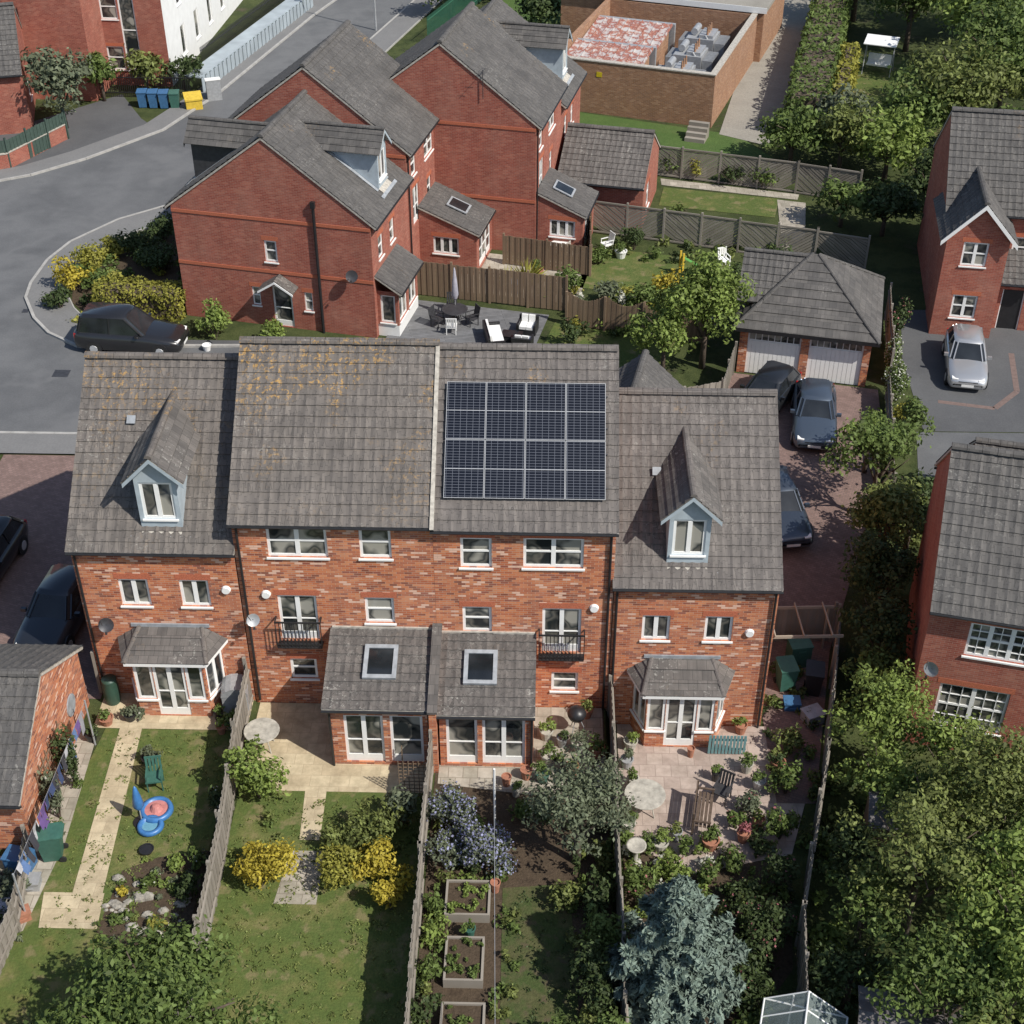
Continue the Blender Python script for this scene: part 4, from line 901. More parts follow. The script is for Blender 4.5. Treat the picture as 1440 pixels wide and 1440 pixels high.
for x,y,r,hh,m in [(3.0,60.6,.8,1.4,L_OLIVE),(4.6,60.0,.9,1.6,L_MID),(5.8,60.9,.8,1.7,L_YEL),(1.9,59.4,.6,1.1,L_DARK),(2.7,58.6,.55,1.0,L_LIGHT),(1.2,61.6,.7,1.5,L_MID),(6.8,59.4,1.0,1.8,L_MID),(.2,60.6,.5,1.0,L_LIGHT),(3.9,58.4,.5,.9,L_YG),(1.2,56.6,.6,1.4,L_DARK),(8.2,61.5,.9,1.4,L_MID),(9.4,62.6,.8,1.2,L_DARK),(11.6,63.6,.9,1.6,L_DARK),(2.8,65.0,.6,1.0,L_MID),(4.6,66.6,.7,1.3,L_DARK),(7.2,70.2,.5,1.0,L_MID),(7.0,76.0,.7,1.6,L_MID),(8.4,75.6,.6,1.2,L_YG),(10.4,75.0,.8,1.4,L_DARK),(12.0,74.4,.9,1.3,L_MID)]:
    shrub("garden_shrub",x,y,r,hh,m,.12,1.6)
def spiky(name,x,y,R):
    G=Group(name,x,y); P=G.p("leaves",L_YG)
    for i in range(90):
        a=random.random()*6.28; e=random.uniform(.2,1.3); d=V((math.cos(a)*math.cos(e),math.sin(a)*math.cos(e),math.sin(e)+.1)); s=V((-d.y,d.x,0)).normalized()*.05; l=R*random.uniform(.7,1.1)
        P.poly([s*-1,s,d*l*.6+s*.8+V((0,0,.1)),d*l]) 
    G.done()
spiky("cordyline",-.8,62.6,1.3); spiky("cordyline",-1.7,62.4,1.0)
hedge("golden_hedge",(-21.0,59.7),(-16.9,59.2),1.5,1.4,L_YG,.11,1.8)
for x,y,r,hh,m in [(-22.8,61.4,1.05,1.6,L_YEL),(-22.3,63.4,.95,1.4,L_YG),(-22.9,59.6,.7,1.2,L_DARK),(-21.6,62.0,.9,1.1,L_MID),(-20.6,65.2,1.1,1.3,L_DARK),(-19.6,67.0,1.0,1.4,L_DARK),(-21.8,65.4,.9,1.0,L_YG),(-15.0,56.9,.95,1.8,L_LIGHT),(-12.2,56.2,.85,1.6,L_LIGHT),(-19.0,63.5,1.2,1.4,L_DARK),(-20.2,58.0,.6,1.0,L_DARK)]:
    shrub("front_garden_shrub",x,y,r,hh,m,.12,1.8)
hedge("tall_hedge",(15.3,81.5),(20.4,104),2.4,2.6,L_MID,.2,1.3)
hedge("golden_hedge",(17.3,82.5),(19.6,92),1.0,2.4,L_YG,.2,1.2)
for x,y,zc,R,m in [(14.0,77.6,2.0,1.9,L_MID),(16.6,76.6,2.4,2.2,L_WILD),(19.0,75.6,2.4,2.4,L_LIGHT),(15.6,69.6,1.6,1.5,L_MID),(17.6,68.6,1.8,1.6,L_DARK),(17.3,79.6,2.4,2.0,L_OLIVE),(21.2,79.0,3.0,2.4,L_MID),(24.0,80.0,4.0,3.2,L_WILD),(27.2,84.0,4.5,3.8,L_MID),(30.5,79.0,4.0,3.6,L_DARK),(28.0,91.0,5.0,4.0,L_LIGHT),(33.5,90.0,5.0,4.2,L_OLIVE),(24.5,97.5,4.0,3.6,L_MID),(30,100,5,4.5,L_DARK),(36,98,5,4.5,L_WILD),(22,104,4,3.5,L_MID),(27,109,5,4.5,L_OLIVE),(35,109,5,5,L_MID),(20.5,67.5,1.8,1.6,L_DARK),(23,72.5,2.5,2.6,L_DARK),(26.4,74.5,3,2.8,L_MID),(20.5,71.6,1.8,1.8,L_DARK)]:
    tree("tree",x,y,zc,R,m,.20,1.2,28,.31,far=1.0)
for x,y,zc,R,m in [(-29.0,82.3,3.0,2.2,L_OLIVE),(-27.8,86.8,2.0,1.5,L_MID),(-25.4,88.3,1.6,1.3,L_WILD),(-23.2,89.0,1.4,1.1,L_DARK),(-7,104,2.5,2.2,L_MID),(-4,108,2.5,2.4,L_MID),(-9.5,112,3,2.5,L_MID),(-.5,101,2,2,L_DARK),(-34,76.5,1.2,1.2,L_DARK)]:
    tree("tree",x,y,zc,R,m,.22,1.4,14,.40)
shrub("roadside_shrub",-24.0,47.0,.8,1.2,L_MID,.12)
# ---------------------------------------------------------------- VEHICLES
REDL=plain("red_lens",(.35,.01,.01),.3)
def car(x,y,rot,col,L=4.3,W=1.8,H=1.5,name="parked_car",metal=.5,suv=False,z=None):
    G=Group(name,x,y,z,rot); m,t,b=newmat("car_paint"); b.inputs["Base Color"].default_value=(*col,1); b.inputs["Metallic"].default_value=metal; b.inputs["Roughness"].default_value=.32; b.inputs["Coat Weight"].default_value=.8; b.inputs["Coat Roughness"].default_value=.05
    PB=G.p("body",m,True); k=1.12 if suv else 1.0; hl=L/2
    st=[(-1,.50,.70,.38),(-.985,.60,.80,.28),(-.93,.68,.90,.22),(-.8,.75,.97,.2),(-.6,.82,1,.2),(-.38,.90,1,.2),(-.1,.93,1,.2),(.3,.95,1,.2),(.6,.97,1,.2),(.85,.98,.97,.22),(.96,.95,.9,.28),(1,.85,.8,.4)]
    ring=[]
    for tt,zs,wf,zb in st:
        zs*=k; w=W/2*wf; xx=tt*hl; s=[(0,zb),(w*.85,zb),(w*.97,zb+.1),(w,zb+(zs-zb)*.5),(w*.97,zs-.1),(w*.88,zs-.02),(w*.6,zs+.025),(0,zs+.04)]
        s=s+[(-a,c) for a,c in s[-2:0:-1]]; ring.append([(xx,a,c) for a,c in s])
    n0=len(PB.v); mlen=len(ring[0])
    for r in ring: PB.v+=r
    for i in range(len(ring)-1):
        for j in range(mlen):
            q=(j+1)%mlen; PB.f.append((n0+i*mlen+j,n0+(i+1)*mlen+j,n0+(i+1)*mlen+q,n0+i*mlen+q))
    PB.f.append(tuple(n0+j for j in range(mlen))); PB.f.append(tuple(n0+(len(ring)-1)*mlen+j for j in range(mlen))[::-1])
    zb=.93*k; zt=H-.10; w=W/2
    def rg(x0,x1,ww,z,r):
        return [(x0+r,-ww,z),(x1-r,-ww,z),(x1,-ww+r*1.2,z),(x1,ww-r*1.2,z),(x1-r,ww,z),(x0+r,ww,z),(x0,ww-r*1.2,z),(x0,-ww+r*1.2,z)]
    xf=-.36*hl; xr=.93*hl; tf=-.04*hl; tr=.74*hl if not suv else .84*hl
    r0=rg(xf,xr,w*.87,zb-.02,.12);r1=rg(tf,tr,w*.70,zt,.12);r2=rg(tf+.1,tr-.08,w*.62,H,.15)
    GL=G.p("windows",CGLASS); n=len(GL.v); GL.v+=r0+r1
    for j in range(8): q=(j+1)%8; GL.f.append((n+j,n+q,n+8+q,n+8+j))
    RF=G.p("roof",m,True); n=len(RF.v); RF.v+=r1+r2
    for j in range(8): q=(j+1)%8; RF.f.append((n+j,n+q,n+8+q,n+8+j))
    RF.f.append(tuple(n+8+j for j in range(8)))
    PL=G.p("pillars",m)
    for j in range(8): PL.tube(V(r0[j]),V(r1[j]),.035,.035,5)
    for sgn in (-1,1):
        xm=.3*hl; PL.tube((xm,sgn*w*.875,zb),(xm-.02,sgn*w*.71,zt),.03,.03,5)
        PL.hexa((xf+.25,sgn*w*.95,zb-.02),(.12,0,0),(0,sgn*.18,0),(0,0,.13))
    for wx in (-.62*hl,.62*hl):
        for sgn in (-1,1):
            G.p("tyres",RUB).tube((wx,sgn*(w-.2),.32),(wx,sgn*(w+.012),.32),.32,.32,18); G.p("wheels",ALU).tube((wx,sgn*(w+.0),.32),(wx,sgn*(w+.022),.32),.2,.18,10)
            G.p("wheel_arches",BLACK).tube((wx,sgn*(w-.3),.34),(wx,sgn*(w+.004),.34),.38,.38,18)
    for sgn in (-1,1):
        G.p("headlights",WHITE).hexa((-hl*.975,sgn*w*.48,.56*k),(.2,sgn*.0,.03),(.05,sgn*w*.3,0),(0,0,.12)); G.p("tail_lights",REDL).hexa((hl*.93,sgn*w*.62,.7*k),(.1,0,0),(0,sgn*w*.26,0),(0,0,.22))
    G.p("number_plate",WHITE).box(-hl-.01,-hl+.06,-.26,.26,.36,.47); G.p("grille",BLACK).box(-hl*.99-.01,-hl*.9,-.4,.4,.5,.6)
    G.p("rear_number_plate",WHITE).box(hl-.05,hl+.015,-.26,.26,.55,.66)
    G.done(); return G
car(11.35,50.2,82,(.09,.115,.15),4.3,1.8,1.46)
car(9.5,51.7,60,(.03,.033,.038),4.2,1.75,1.45)
car(9.1,43.9,98,(.06,.075,.10),4.3,1.75,1.5)
car(18.7,55.0,80,(.52,.53,.54),4.2,1.75,1.5,metal=.6)
car(-18.6,56.2,176,(.018,.018,.02),4.9,1.95,1.85,suv=True,metal=.1)
car(-16.4,36.6,84,(.03,.035,.045),4.2,1.8,1.5); car(-19.9,39.4,84,(.02,.02,.022),4.4,1.8,1.5)
# ---------------------------------------------------------------- STREET & GARDEN ITEMS
BLU=plain("blue_plastic",(.05,.17,.40),.4); DBLU=plain("bin_blue",(.05,.14,.28),.5); GRN=plain("green_plastic",(.045,.13,.10),.5); YLW=plain("yellow_plastic",(.6,.42,.05),.5); TEAL=plain("teal_paint",(.14,.27,.28),.6); CLOTH=plain("grey_fabric",(.36,.35,.40),.9); STONE=plain("stone",(.40,.38,.33),.9,0,.25,6); TERRA=plain("terracotta",(.36,.16,.10),.85,0,.2,8); WD=WOODB
def bin_(x,y,rot,mat,name="wheelie_bin"):
    G=Group(name,x,y,None,rot); P=G.p("bin_body",mat); n=len(P.v)
    P.v+=[(-.23,-.28,.05),(.23,-.28,.05),(.23,.22,.05),(-.23,.22,.05),(-.29,-.36,.98),(.29,-.36,.98),(.29,.32,.98),(-.29,.32,.98)]; P.f+=[tuple(n+i for i in f) for f in [(0,3,2,1),(0,1,5,4),(1,2,6,5),(2,3,7,6),(3,0,4,7)]]
    P.hexa((-.31,-.39,.98),(.62,0,0),(0,.74,.03),(0,0,.05)); P.box(-.27,.27,.33,.40,.95,1.04)
    for s_ in (-1,1): G.p("wheels",RUB).tube((s_*.22,.26,.1),(s_*.28,.26,.1),.1,seg=12)
    G.done()
for i in range(4): bin_(-25.1+.68*i,85.9-.05*i,5,DBLU if i<3 else GRN)
bin_(-22.2,35.0,90,GRN)
G=Group("grit_bin",-21.9,85.7,0,20); G.p("tub",YLW).box(-.5,.5,-.35,.35,0,.6); G.p("lid",YLW).hexa((-.55,-.4,.6),(1.1,0,0),(0,.8,.25),(0,0,.1)); G.done()
G=Group("utility_cabinet",-20.9,87.2,0,20); G.p("cabinet",GREYM).box(-.45,.45,-.2,.2,0,1.3); G.p("cap",WHITE).box(-.48,.48,-.23,.23,1.3,1.36); G.done()
G=Group("street_lamp",-12.1,101,0); G.p("column",GREYM).tube((0,0,0),(0,0,7),.08,.05); G.p("arm",GREYM).tube((0,0,7),(-1,0,7.2),.04); G.p("lantern",GREYM).box(-1.5,-.9,-.12,.12,7.1,7.25); G.done()
def chair(x,y,rot,mat,name="garden_chair"):
    G=Group(name,x,y,None,rot); P=G.p("seat",mat); P.box(-.25,.25,-.24,.24,.4,.45); B=G.p("backrest",mat)
    for k in range(5): B.hexa((-.24+.1*k,.22,.45),(.07,0,0),(0,.03,0),(0,.1,.5))
    B.hexa((-.25,.31,.92),(.5,0,0),(0,.03,0),(0,.01,.06)); L=G.p("legs",mat)
    for sx in (-.23,.2):
        for sy in (-.22,.2): L.box(sx,sx+.035,sy,sy+.035,0,.4)
        G.p("arms",mat).box(sx,sx+.05,-.22,.25,.64,.67); L.box(sx,sx+.035,-.22,-.185,.44,.64)
    G.done()
def table(x,y,r,mat,name="garden_table",z=.72):
    G=Group(name,x,y); G.p("top",mat).lathe((0,0,z),[(.01,0),(r,0),(r+.01,.02),(r,.04),(.01,.045)],24)
    for i in range(4):
        a=math.pi/4+i*math.pi/2; G.p("legs",mat).tube((math.cos(a)*r*.7,math.sin(a)*r*.7,0),(math.cos(a)*r*.35,math.sin(a)*r*.35,z),.02)
    G.done()
def pot(x,y,r,mat,leaf=None,hh=.4,z=None):
    G=Group("plant_pot",x,y,z); G.p("pot",mat).lathe((0,0,0),[(r*.7,0),(r,hh*.9),(r*1.08,hh*.9),(r*1.08,hh),(r*.9,hh),(r*.88,hh*.85)],14)
    G.done()
    if leaf:
        P,N=crown((0,0,hh+r*.7),(r*1.3,r*1.3,r*1.1),1.6,.07,5,.5); leafmesh("plant",leaves(P,N,.07),leaf,G.e)
def parasol(x,y,mat,hh=2.4,name="closed_parasol"):
    G=Group(name,x,y); G.p("pole",GREYM).tube((0,0,0),(0,0,hh),.02); G.p("canopy",mat,True).lathe((0,0,0),[(.1,hh*.42),(.17,hh*.5),(.12,hh*.75),(.05,hh*.98),(.01,hh*1.03)],9); G.p("base",BLACK).lathe((0,0,0),[(.26,0),(.26,.05),(.06,.09)],16); G.done()
parasol(-4.1,59.1,CLOTH,2.6); table(-4.1,58.7,.6,DARK); chair(-4.9,58.3,60,DARK); chair(-3.3,58.5,-60,DARK); chair(-4.2,57.7,180,WHITE); chair(-4.3,59.6,0,DARK)
def sofa(x,y,rot,L=1.8):
    G=Group("rattan_sofa",x,y,None,rot); B=G.p("base",BLACK); B.box(-L/2,L/2,-.38,.38,.05,.33); B.box(-L/2,L/2,.3,.42,.33,.72); B.box(-L/2,-L/2+.1,-.38,.3,.33,.58); B.box(L/2-.1,L/2,-.38,.3,.33,.58)
    k=max(1,round(L/.6))
    for i in range(k):
        x0=-L/2+.12+(L-.24)*i/k; G.p("cushions",WHITE).box(x0+.01,x0+(L-.24)/k-.01,-.36,.28,.335,.47); G.p("back_cushions",WHITE).hexa((x0+.02,.16,.475),((L-.24)/k-.04,0,0),(0,.1,0),(0,.04,.34))
    G.done()
sofa(-2.2,56.9,100,1.9); sofa(-.7,57.9,-12,.9); sofa(-.9,56.4,170,.9)
G=Group("rattan_table",-1.4,57.1,None,-12); G.p("base",BLACK).box(-.45,.45,-.3,.3,0,.36); G.p("glass_top",CGLASS).box(-.47,.47,-.32,.32,.362,.38); G.done()
table(-8.55,31.3,.55,STONE)
chair(-11.45,29.3,10,GRN)
G=Group("paddling_pool",-11.2,28.3); G.p("ring",BLU,True).lathe((0,0,0),[(.42,0),(.5,.08),(.46,.2),(.36,.2),(.34,.06)],20); G.p("liner",plain("pool_pink",(.5,.2,.18),.5)).lathe((0,0,0),[(.36,.14),(.2,.16),(.1,.3),(.02,.32)],12); G.done()
G=Group("paddling_pool",-11.25,27.7); G.p("ring",BLU,True).lathe((0,0,0),[(.32,0),(.4,.07),(.36,.17),(.26,.17),(.24,.04)],20); G.p("water",plain("pool_water",(.14,.32,.42),.1)).lathe((0,0,0),[(.25,.08),(.01,.081)],16); G.done()
parasol(-11.55,27.9,BLU,1.5,"closed_parasol"); pot(-11.15,26.8,.2,BLACK,None,.15); pot(-11.85,30.3,.25,BLACK,L_OLIVE,.25)
for x,y,r,m,l in [(-12.9,32.1,.2,BLACK,L_OLIVE),(-13.6,31.9,.22,TERRA,L_MID),(-13.9,31.2,.2,BLACK,L_DARK),(-9.6,31.9,.18,GRN,L_MID),(-10.1,32.2,.16,BLACK,L_MID),(-9.9,31.6,.15,TERRA,L_LIGHT)]: pot(x,y,r,m,l,.3)
G=Group("water_butt",-13.65,32.9); G.p("barrel",plain("dark_green_plastic",(.03,.07,.05),.5),True).lathe((0,0,0),[(.22,0),(.26,.3),(.26,.7),(.23,.95),(.24,1.0),(.02,1.03)],16); G.done()
G=Group("plastic_shed",-9.6,32.7,None,8); G.p("body",GREYM).box(-.4,.4,-.35,.35,0,.85)
for i in range(7):
    a0=math.pi*i/7;a1=math.pi*(i+1)/7; G.p("curved_lid",GREYM).hexa((-.42*math.cos(a0),-.38,.85+.3*math.sin(a0)),(-.42*(math.cos(a1)-math.cos(a0)),0,.3*(math.sin(a1)-math.sin(a0))),(0,.76,0),(0,0,.02))
G.p("lid_end",GREYM).poly([(-.42*math.cos(math.pi*i/7),-.37,.85+.3*math.sin(math.pi*i/7)) for i in range(8)]); G.done()
q=Part("rockery_stones",plain("rockery_stone",(.30,.28,.24),.95,0,.4,5))
for i in range(46):
    x=random.uniform(-11.9,-9.6);y=24.2+.5*math.sin(x*2)+random.uniform(0,1.3);s_=random.uniform(.06,.24); a=random.random()*3
    c0=V((x,y,h(x,y))); n0=len(q.v)
    for zz,rr in ((0,1),(s_*.45,.85),(s_*.7,.4)):
        for j in range(6):
            t=j*math.pi/3+a; k_=rr*s_*random.uniform(.7,1.1); q.v.append((c0.x+k_*math.cos(t),c0.y+k_*.7*math.sin(t),c0.z+zz))
    for r_ in range(2):
        for j in range(6): jj=(j+1)%6; q.f.append((n0+r_*6+j,n0+r_*6+jj,n0+r_*6+6+jj,n0+r_*6+6+j))
    q.f.append(tuple(n0+12+j for j in range(6)))
mkobj("rockery_stones",q.v,q.f,q.mat)
def crate(x,y,rot,w,d,hh,mat,name="storage_box"):
    G=Group(name,x,y,None,rot); G.p("box",mat).box(-w/2,w/2,-d/2,d/2,0,hh); G.p("lid",mat).box(-w/2-.03,w/2+.03,-d/2-.03,d/2+.03,hh,hh+.05); G.p("handles",mat).box(-.12,.12,-d/2-.06,-d/2-.031,hh-.15,hh-.1); G.done()
crate(-14.6,26.2,-10,.75,.5,.5,DBLU); crate(-15.6,26.1,5,.6,.6,.7,GRN,"compost_bin"); crate(-15.0,25.4,20,.6,.4,.35,BLACK); crate(-14.1,25.5,5,.5,.4,.3,GREYM); crate(-14.7,24.6,5,.5,.4,.3,CLOTH); crate(-14.0,24.4,30,.4,.3,.3,TERRA); crate(-15.6,24.9,40,.4,.3,.3,DARK)
bin_(-13.75,26.6,-80,GRN); bin_(-15.4,24.0,30,DBLU)
G=Group("washing_line",-13.75,31.0); G.p("posts",GREYM).tube((0,0,0),(0,0,1.9),.03); G.p("posts",GREYM).tube((-.15,-6.6,0),(-.15,-6.6,1.9),.03); G.p("line",GREYM).tube((0,0,1.85),(-.15,-6.6,1.85),.006,.006,4)
cols=[("cloth_purple",(.14,.08,.24)),("cloth_navy",(.04,.06,.14)),("cloth_grey",(.3,.3,.33)),("cloth_blue",(.10,.17,.33)),("cloth_dark",(.04,.04,.05)),("cloth_white",(.5,.5,.52))]
cm=[plain(a,c,.9) for a,c in cols]
for i in range(17):
    y=-.4-.36*i; l=random.uniform(.45,.9); P=G.p("garment_%d"%(i+1),random.choice(cm)); x=-.15*(-y)/6.6; w=random.uniform(.22,.34)
    zs=[1.85,1.85-l*.5,1.85-l]; xs=[x,x+random.uniform(-.08,.08),x+random.uniform(-.12,.12)]
    for k in range(2): P.poly([(xs[k],y,zs[k]),(xs[k],y-w,zs[k]),(xs[k+1],y-w+random.uniform(0,.06),zs[k+1]),(xs[k+1],y,zs[k+1])])
    P.poly([(x,y+.05,1.85),(x,y,1.85),(x+.03,y+.0,1.6),(x+.03,y+.06,1.58)])
G.done()
def lattice(name,x,y,rot,w,hh):
    G=Group(name,x,y,None,rot)
    for k in range(int(w/.15)+1): G.p("uprights",WOODB).box(.15*k,.15*k+.02,0,.02,0,hh)
    for k in range(int(hh/.15)): G.p("cross_bars",WOODB).box(0,w,.022,.04,.15*k+.1,.15*k+.12)
    G.done()
lattice("trellis",-4.1,29.3,0,.9,1.6); lattice("trellis",-4.1,30.5,90,.1,1.0)
def rbed(x,y,w,d,leaf):
    G=Group("raised_bed",x,y); P=G.p("timber_sides",WOODF); P.box(-w/2,w/2,-d/2,-d/2+.06,0,.35);P.box(-w/2,w/2,d/2-.06,d/2,0,.35);P.box(-w/2,-w/2+.06,-d/2+.06,d/2-.06,0,.35);P.box(w/2-.06,w/2,-d/2+.06,d/2-.06,0,.35); G.p("soil",SOIL).box(-w/2+.06,w/2-.06,-d/2+.06,d/2-.06,0,.28); G.done()
    if leaf:
        P=[];N=[]
        for i in range(18):
            c=(random.uniform(-.4,.4)*w,random.uniform(-.38,.38)*d,.36); r_=random.uniform(.06,.14); a,b=crown(c,(r_,r_,r_),2,.06,3,.6); P.append(a);N.append(b)
        leafmesh("vegetables",leaves(np.vstack(P),np.vstack(N),.06),leaf,G.e)
rbed(-1.85,25.4,1.25,1.2,L_LIGHT); rbed(-1.85,23.4,1.05,1.4,L_MID); rbed(-1.8,21.4,1.15,1.3,L_MID)
G=Group("washing_line",-1.2,28.3); G.p("post",WHITE).tube((0,0,0),(0,0,2.4),.035); G.p("line",GREYM).tube((0,0,2.38),(.35,-9.5,2.2),.008,.008,4); G.p("end_post",WHITE).tube((.35,-9.5,0),(.35,-9.5,2.3),.035); G.done()
for x,y,r,m,l in [(.3,31.9,.22,STONE,L_LIGHT),(.35,30.9,.25,STONE,L_MID),(1.35,31.4,.25,STONE,L_OLIVE),(1.1,30.4,.2,TERRA,L_MID),(-.3,30.2,.18,TERRA,None),(.2,30.1,.22,GRN,L_MID),(1.9,31.2,.22,TERRA,L_MID),(-1.1,25.9,.14,TERRA,None),(-1.75,24.35,.16,GRN,L_MID),(1.8,30.4,.2,STONE,L_DARK),(-.9,29.9,.15,TERRA,None),(.8,31.6,.18,GREYM,L_DARK),(.7,30.6,.16,BLACK,L_MID),(1.6,32.9,.2,TERRA,L_WILD),(-.6,29.5,.15,STONE,L_MID)]: pot(x,y,r,m,l,.4)
G=Group("kettle_barbecue",1.25,32.2); G.p("bowl",BLACK,True).lathe((0,0,.55),[(.05,0),(.24,.1),(.3,.25),(.3,.28),(.24,.42),(.05,.5)],18)
for i in range(3): G.p("legs",GREYM).tube((.1*math.cos(i*2.1),.1*math.sin(i*2.1),.6),(.32*math.cos(i*2.1),.32*math.sin(i*2.1),0),.015)
G.done()
table(3.3,29.6,.62,STONE)
for x,y,r,m,l in [(3.0,32.2,.22,STONE,L_LIGHT),(2.85,31.4,.2,GREYM,L_OLIVE),(6.6,33.0,.2,TERRA,L_LIGHT),(3.0,30.6,.18,STONE,L_MID),(4.9,31.9,.12,TERRA,None),(6.2,28.5,.2,TERRA,L_PINK),(5.2,28.2,.25,TERRA,L_MID),(4.5,28.0,.2,BLACK,L_MID),(3.7,28.1,.25,STONE,L_LIGHT),(6.9,30.6,.2,GREYM,L_MID),(7.6,31.4,.22,TERRA,L_DARK),(2.8,28.8,.2,STONE,L_MID),(6.7,29.0,.2,TERRA,L_WILD),(5.6,30.9,.14,BLACK,L_MID),(6.6,31.3,.2,STONE,L_MID),(4.2,28.5,.18,GREYM,L_WILD)]: pot(x,y,r,m,l,.4)
G=Group("picket_fence",5.45,32.0)
for k in range(11): G.p("pickets",TEAL).box(.11*k,.11*k+.08,0,.02,.05,.85)
G.p("rails",TEAL).box(0,1.2,.021,.06,.2,.27); G.p("rails",TEAL).box(0,1.2,.021,.06,.6,.67); G.done()
G=Group("garden_bench",5.1,29.3,None,80); WDK=plain("dark_timber",(.10,.07,.05),.8,0,.3,8); B=G.p("seat_slats",WDK)
for k in range(4): B.box(-.7,.7,-.22+.12*k,-.13+.12*k,.43,.46)
for k in range(3): G.p("back_slats",WDK).hexa((-.7,.28,.55+.14*k),(1.4,0,0),(0,.02,0),(0,.02,.09))
for sx in (-.7,.64): G.p("legs",WDK).box(sx,sx+.06,-.22,-.16,0,.62); G.p("legs",WDK).box(sx,sx+.06,.26,.32,0,.95); G.p("arms",WDK).box(sx,sx+.06,-.24,.26,.62,.66)
G.done()
chair(5.7,30.1,-30,DARK)
G=Group("bird_bath",2.95,27.6); G.p("bowl",STONE,True).lathe((0,0,0),[(.2,0),(.16,.08),(.07,.15),(.07,.6),(.28,.72),(.3,.78),(.25,.76),(.02,.7)],16); G.done()
crate(8.9,36.4,10,.7,.6,.9,GRN); bin_(8.3,35.2,10,GRN); bin_(9.2,35.0,-10,BLACK); crate(8.4,34.2,0,.5,.4,.3,DBLU); crate(9.0,33.6,25,.6,.5,.4,GREYM)
G=Group("greenhouse",5.4,19.9,None,-14); F=G.p("frame",WHITE); w,d=2.1,2.2; ez,rz=1.5,2.2
GG,t,b=newmat("greenhouse_glass"); b.inputs["Base Color"].default_value=(.5,.6,.58,1); b.inputs["Roughness"].default_value=.05; b.inputs["Alpha"].default_value=.25
for k in range(5):
    y=d*k/4
    F.tube((0,y,0),(0,y,ez),.02);F.tube((w,y,0),(w,y,ez),.02);F.tube((0,y,ez),(w/2,y,rz),.02);F.tube((w,y,ez),(w/2,y,rz),.02)
for p,q_ in (((0,0,ez),(0,d,ez)),((w,0,ez),(w,d,ez)),((w/2,0,rz),(w/2,d,rz)),((0,0,.02),(0,d,.02)),((w,0,.02),(w,d,.02)),((0,d,ez),(w,d,ez)),((w/2-.35,d,0),(w/2-.35,d,1.9)),((w/2+.35,d,0),(w/2+.35,d,1.9))): F.tube(p,q_,.025)
g=G.p("glass",GG); g.poly([(0,0,ez),(0,d,ez),(w/2,d,rz),(w/2,0,rz)]); g.poly([(w,0,ez),(w/2,0,rz),(w/2,d,rz),(w,d,ez)]); g.poly([(0,0,0),(0,d,0),(0,d,ez),(0,0,ez)]); g.poly([(w,0,0),(w,0,ez),(w,d,ez),(w,d,0)]); g.poly([(0,d,0),(w,d,0),(w,d,ez),(w/2,d,rz),(0,d,ez)]); G.done()
def shed(x,y,rot,w,d):
    G=Group("garden_shed",x,y,None,rot)
    for k in range(int(w/.12)): G.p("boards",WOODB).box(.12*k,.12*k+.11,0,.03,0,1.8)
    G.p("walls",WOODB).box(0,w,.032,d,0,1.8); G.p("felt_roof",plain("roof_felt",(.14,.13,.13),.95,0,.3,4)).hexa((-.1,-.15,1.82),(w+.2,0,0),(0,d/2+.15,.45),(0,0,.05)); G.p("felt_roof",None).hexa((-.1,d/2,2.27),(w+.2,0,0),(0,d/2+.15,-.45),(0,0,.05)); G.done()
shed(8.0,20.3,-12,2.4,1.8); shed(9.6,27.6,-8,1.5,1.4)
G=Group("toy_slide",8.0,64.4,None,200); G.p("chute",plain("slide_green",(.14,.42,.10),.4)).hexa((0,0,.1),(1.3,0,.9),(0,.4,0),(0,0,.05)); G.p("ladder",YLW).box(1.3,1.4,0,.06,0,1.3);G.p("ladder",YLW).box(1.3,1.4,.34,.4,0,1.3)
for k in range(4): G.p("ladder",YLW).box(1.34,1.38,.062,.338,.25*k+.1,.25*k+.15)
G.done()
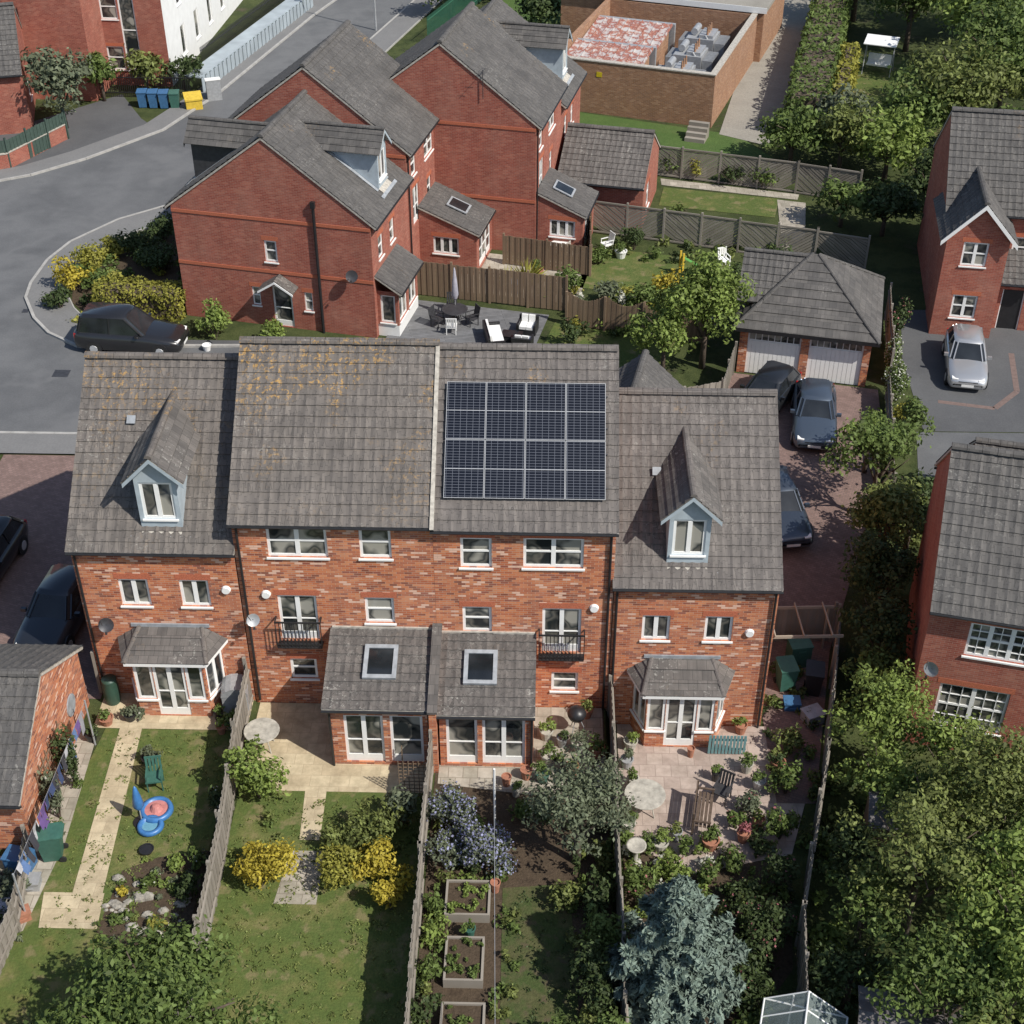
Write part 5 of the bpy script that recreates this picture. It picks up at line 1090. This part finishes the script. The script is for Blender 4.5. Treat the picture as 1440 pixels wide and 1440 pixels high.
chair(9.0,64.7,20,WHITE); table(.8,65.6,.5,WHITE); chair(1.5,65.2,60,CREAM); chair(3.2,66.4,-60,WHITE); pot(3.9,65.7,.3,WHITE,L_MID); pot(-.3,63.5,.3,TERRA,L_MID); crate(-1.4,61.9,-12,.6,.5,.5,DBLU)
G=Group("garden_swing_seat",21.8,93.2,None,-20); F=G.p("frame",GREYM)
for sx in (-.9,.9): F.tube((sx,-.7,0),(sx,0,2.0),.03);F.tube((sx,.7,0),(sx,0,2.0),.03)
F.tube((-.9,0,2.0),(.9,0,2.0),.03); G.p("canopy",WHITE).hexa((-1.05,-.65,1.95),(2.1,0,0),(0,1.3,.25),(0,0,.05)); G.p("seat",WHITE).box(-.75,.75,-.25,.3,.5,.6); G.p("backrest",WHITE).hexa((-.75,.3,.6),(1.5,0,0),(0,.08,0),(0,.12,.5)); G.done()
pot(-15.2,55.9,.2,WHITE,None,.3)
# ---------------------------------------------------------------- LIGHT
sd=V((.76,-.52,1.0)).normalized()
el=math.asin(sd.z); az=math.atan2(sd.x,sd.y)
w=bpy.data.worlds.new("World"); SC.world=w; w.use_nodes=True; t=w.node_tree
sky=t.nodes.new("ShaderNodeTexSky"); sky.sky_type='NISHITA'; sky.sun_disc=False; sky.sun_elevation=el; sky.sun_rotation=az
t.links.new(sky.outputs[0],t.nodes["Background"].inputs[0]); t.nodes["Background"].inputs[1].default_value=.12
sl=bpy.data.lights.new("sun","SUN"); sl.energy=5.0; sl.angle=rad(.53); sl.color=(1,.95,.87); so=bpy.data.objects.new("sun",sl); COL.objects.link(so); so.rotation_euler=sd.to_track_quat('Z','Y').to_euler(); so.location=(30,0,60)
SC.view_settings.view_transform='Standard'; SC.view_settings.look='None'; SC.view_settings.exposure=0
cam=bpy.data.cameras.new("camera"); co=bpy.data.objects.new("camera",cam); COL.objects.link(co)
cam.lens=50; cam.sensor_width=36; cam.clip_end=2000; co.location=(0,0,32.5); co.rotation_euler=(rad(90-36.5),0,rad(1.4)); SC.camera=co
